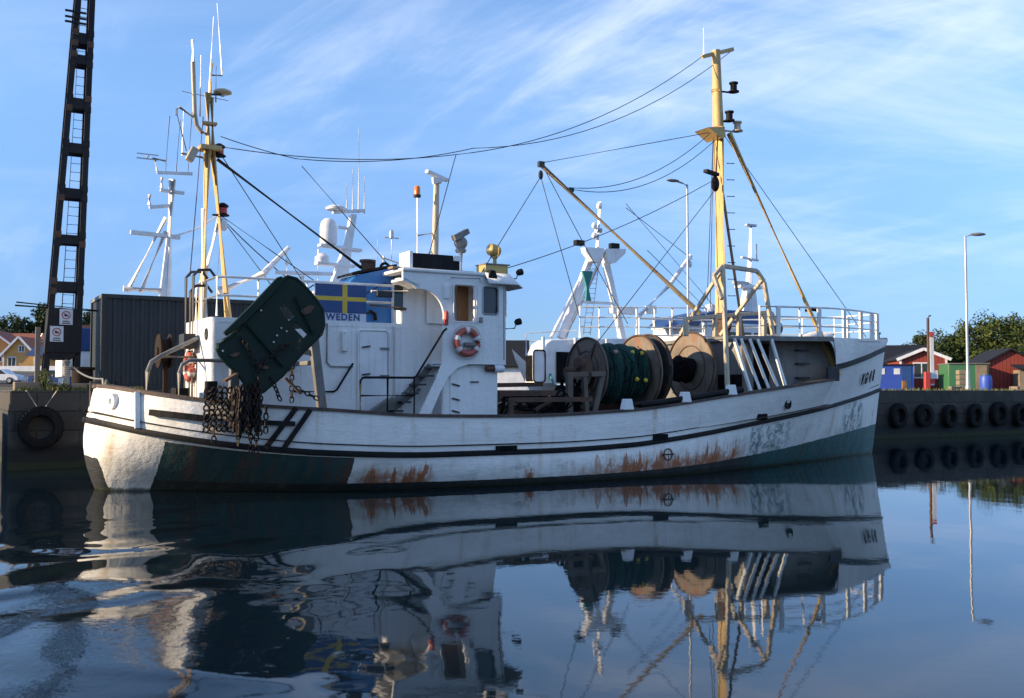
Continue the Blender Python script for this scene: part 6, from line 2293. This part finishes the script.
# parked car on the far shore road
def car(label, loc, rz, mat):
    r = thing('parked_car', label, 'car', loc, rz)
    m = MB()
    prof = [(-2.1, .28), (-2.12, .62), (-2.0, .86), (-1.55, .92), (-1.1, 1.38), (-.4, 1.46), (.45, 1.44), (1.1, .98), (1.85, .86), (2.1, .66), (2.12, .3)]
    m.prism([V(x, -.82, z) for x, z in prof], (0, 1.64, 0))
    b_ = m.build('body', mat, r, bevel=.08)
    for s in (-.825, .825):
        MB().prism([V(x, s, z) for x, z in ((-1.4, .96), (-1.0, 1.34), (-.3, 1.39), (-.3, .96))], (0, .012 * (1 if s > 0 else -1), 0)).build('side_window', 'glass', b_)
        MB().prism([V(x, s, z) for x, z in ((-.2, .96), (-.2, 1.39), (.4, 1.37), (.95, .96))], (0, .012 * (1 if s > 0 else -1), 0)).build('side_window', 'glass', b_)
    for x in (-1.3, 1.3):
        for s in (-.8, .8):
            w_ = MB().lathe((x, s, .32), (0, 1, 0), [(0, -.1), (.2, -.1), (.32, -.09), (.32, .09), (.2, .1), (0, .1)], 18).build('wheel', 'rubber', r)
            MB().lathe((x, s + (.02 if s > 0 else -.02), .32), (0, 1, 0), [(0, -.1), (.19, -.1), (.19, .1), (0, .1)], 14).build('rim', 'galv', w_)
    for s in (-.6, .6):
        MB().box((2.1, s, .68), (.06, .3, .14)).build('headlight', 'white_sign', r)
    return r


car('white parked car on the far shore road at the left edge', (-50.6, 99, shore_z(-50.6, 99) + .05), 0.0, 'white_far')
car('dark blue parked car behind the timber block on the far shore road', (-45.0, 98, shore_z(-45, 98) + .05), 0.05, 'flagblue')


# ================================================================== trees
def tree(name, label, loc, hgt, rad, leaf='leaf', n=2600, clumps=42, seed=1, group=None, squash=.8, ls=.30, trunk=.32):
    rg = random.Random(seed)
    r = thing(name, label, 'tree', loc, rg.random() * 6, group)
    m = MB()
    th = hgt - rad * squash * 1.1
    base = [(0, 0, -.3), (rg.uniform(-.1, .1), rg.uniform(-.1, .1), th * .5), (0.1, 0, th)]
    m.tube(base, [trunk * 1.3, trunk, trunk * .75], 9)
    tr_ = m.build('trunk', 'bark', r)
    cs = []
    for k in range(clumps):
        while True:
            p = V(rg.uniform(-1, 1), rg.uniform(-1, 1), rg.uniform(-.75, 1))
            if .30 < p.length < 1:
                break
        wob = 1 + .18 * math.sin(3 * math.atan2(p.y, p.x) + seed)
        c = V(p.x * rad * wob, p.y * rad * wob, hgt - rad * squash + p.z * rad * squash)
        cs.append((c, rad * rg.uniform(.18, .34)))
    m = MB()
    for c, q in cs[:14]:
        mid = V(c.x * .45, c.y * .45, th + (c.z - th) * .35)
        m.tube([V(.05, 0, th * .85), mid, c], [trunk * .5, trunk * .3, trunk * .08], 6)
    m.build('limb', 'bark', tr_)
    vs, fs = [], []
    for i in range(n):
        c, q = cs[rg.randrange(clumps)]
        d = V(rg.gauss(0, 1), rg.gauss(0, 1), rg.gauss(0, 1)).normalized()
        p = c + d * q * (rg.random() ** .4)
        nrm = (d + V(rg.uniform(-.8, .8), rg.uniform(-.8, .8), rg.uniform(-.3, 1.0))).normalized()
        x = nrm.cross(V(0, 0, 1) if abs(nrm.z) < .9 else V(1, 0, 0)).normalized()
        y = nrm.cross(x)
        a = rg.random() * 6.28
        x, y = x * math.cos(a) + y * math.sin(a), y * math.cos(a) - x * math.sin(a)
        s = ls * rg.uniform(.6, 1.3)
        o = len(vs)
        vs += [p - x * s, p + y * s * .55, p + x * s, p - y * s * .55]
        fs.append((o, o + 1, o + 2, o + 3))
    m = MB(); m.v = vs; m.f = fs
    m.build('crown', leaf, r, fix=False, smooth=False)
    return r


G1 = 'broad trees behind the sheds'
tree('broadleaf_tree', 'biggest broad tree, its rounded crown above the red shed and right of the lamp', (54.0, 112, QH), 8.6, 4.6, 'leaf', 15000, 90, 3, G1, .8, .17)
tree('broadleaf_tree', 'lower dark crowned tree between the red cottage and the lamp post', (48.6, 114, QH), 6.2, 3.4, 'leafdark', 10000, 60, 5, G1, .7, .17)
tree('broadleaf_tree', 'broad tree at the right picture edge behind the red shed', (60.5, 115, QH), 7.6, 4.4, 'leaf', 12000, 76, 8, G1, .75, .17)
tree('broadleaf_tree', 'low dark shrubby tree directly behind the green shed', (51.5, 106, QH), 4.4, 3.0, 'leafdark', 7000, 44, 11, G1, .7, .16)
G2 = 'trees on the far shore hill'
lab = ['far left tree on the shore hill at the picture edge', 'second tree on the shore hill, above the broad red roof', 'rounded tree on the shore hill, above the ochre house gable', 'tree on the shore hill next to the steep red roof', 'small dark tree on the shore hill left of the tower', 'tree on the shore hill half behind the tower', 'tree on the shore hill between the tower legs', 'low tree on the shore hill right of the tower']
for i, (x, y, hh) in enumerate(((-108, 205, 8), (-101, 200, 7), (-96, 208, 8.5), (-91, 202, 7.5), (-88, 210, 7), (-84, 203, 6.5), (-79, 206, 6), (-74, 204, 6))):
    tree('hill_tree', lab[i], (x, y, shore_z(x, y) - .5), hh + 3, 4.4, 'leafdark', 2600, 40, 20 + i, G2, .8, .34, .25)
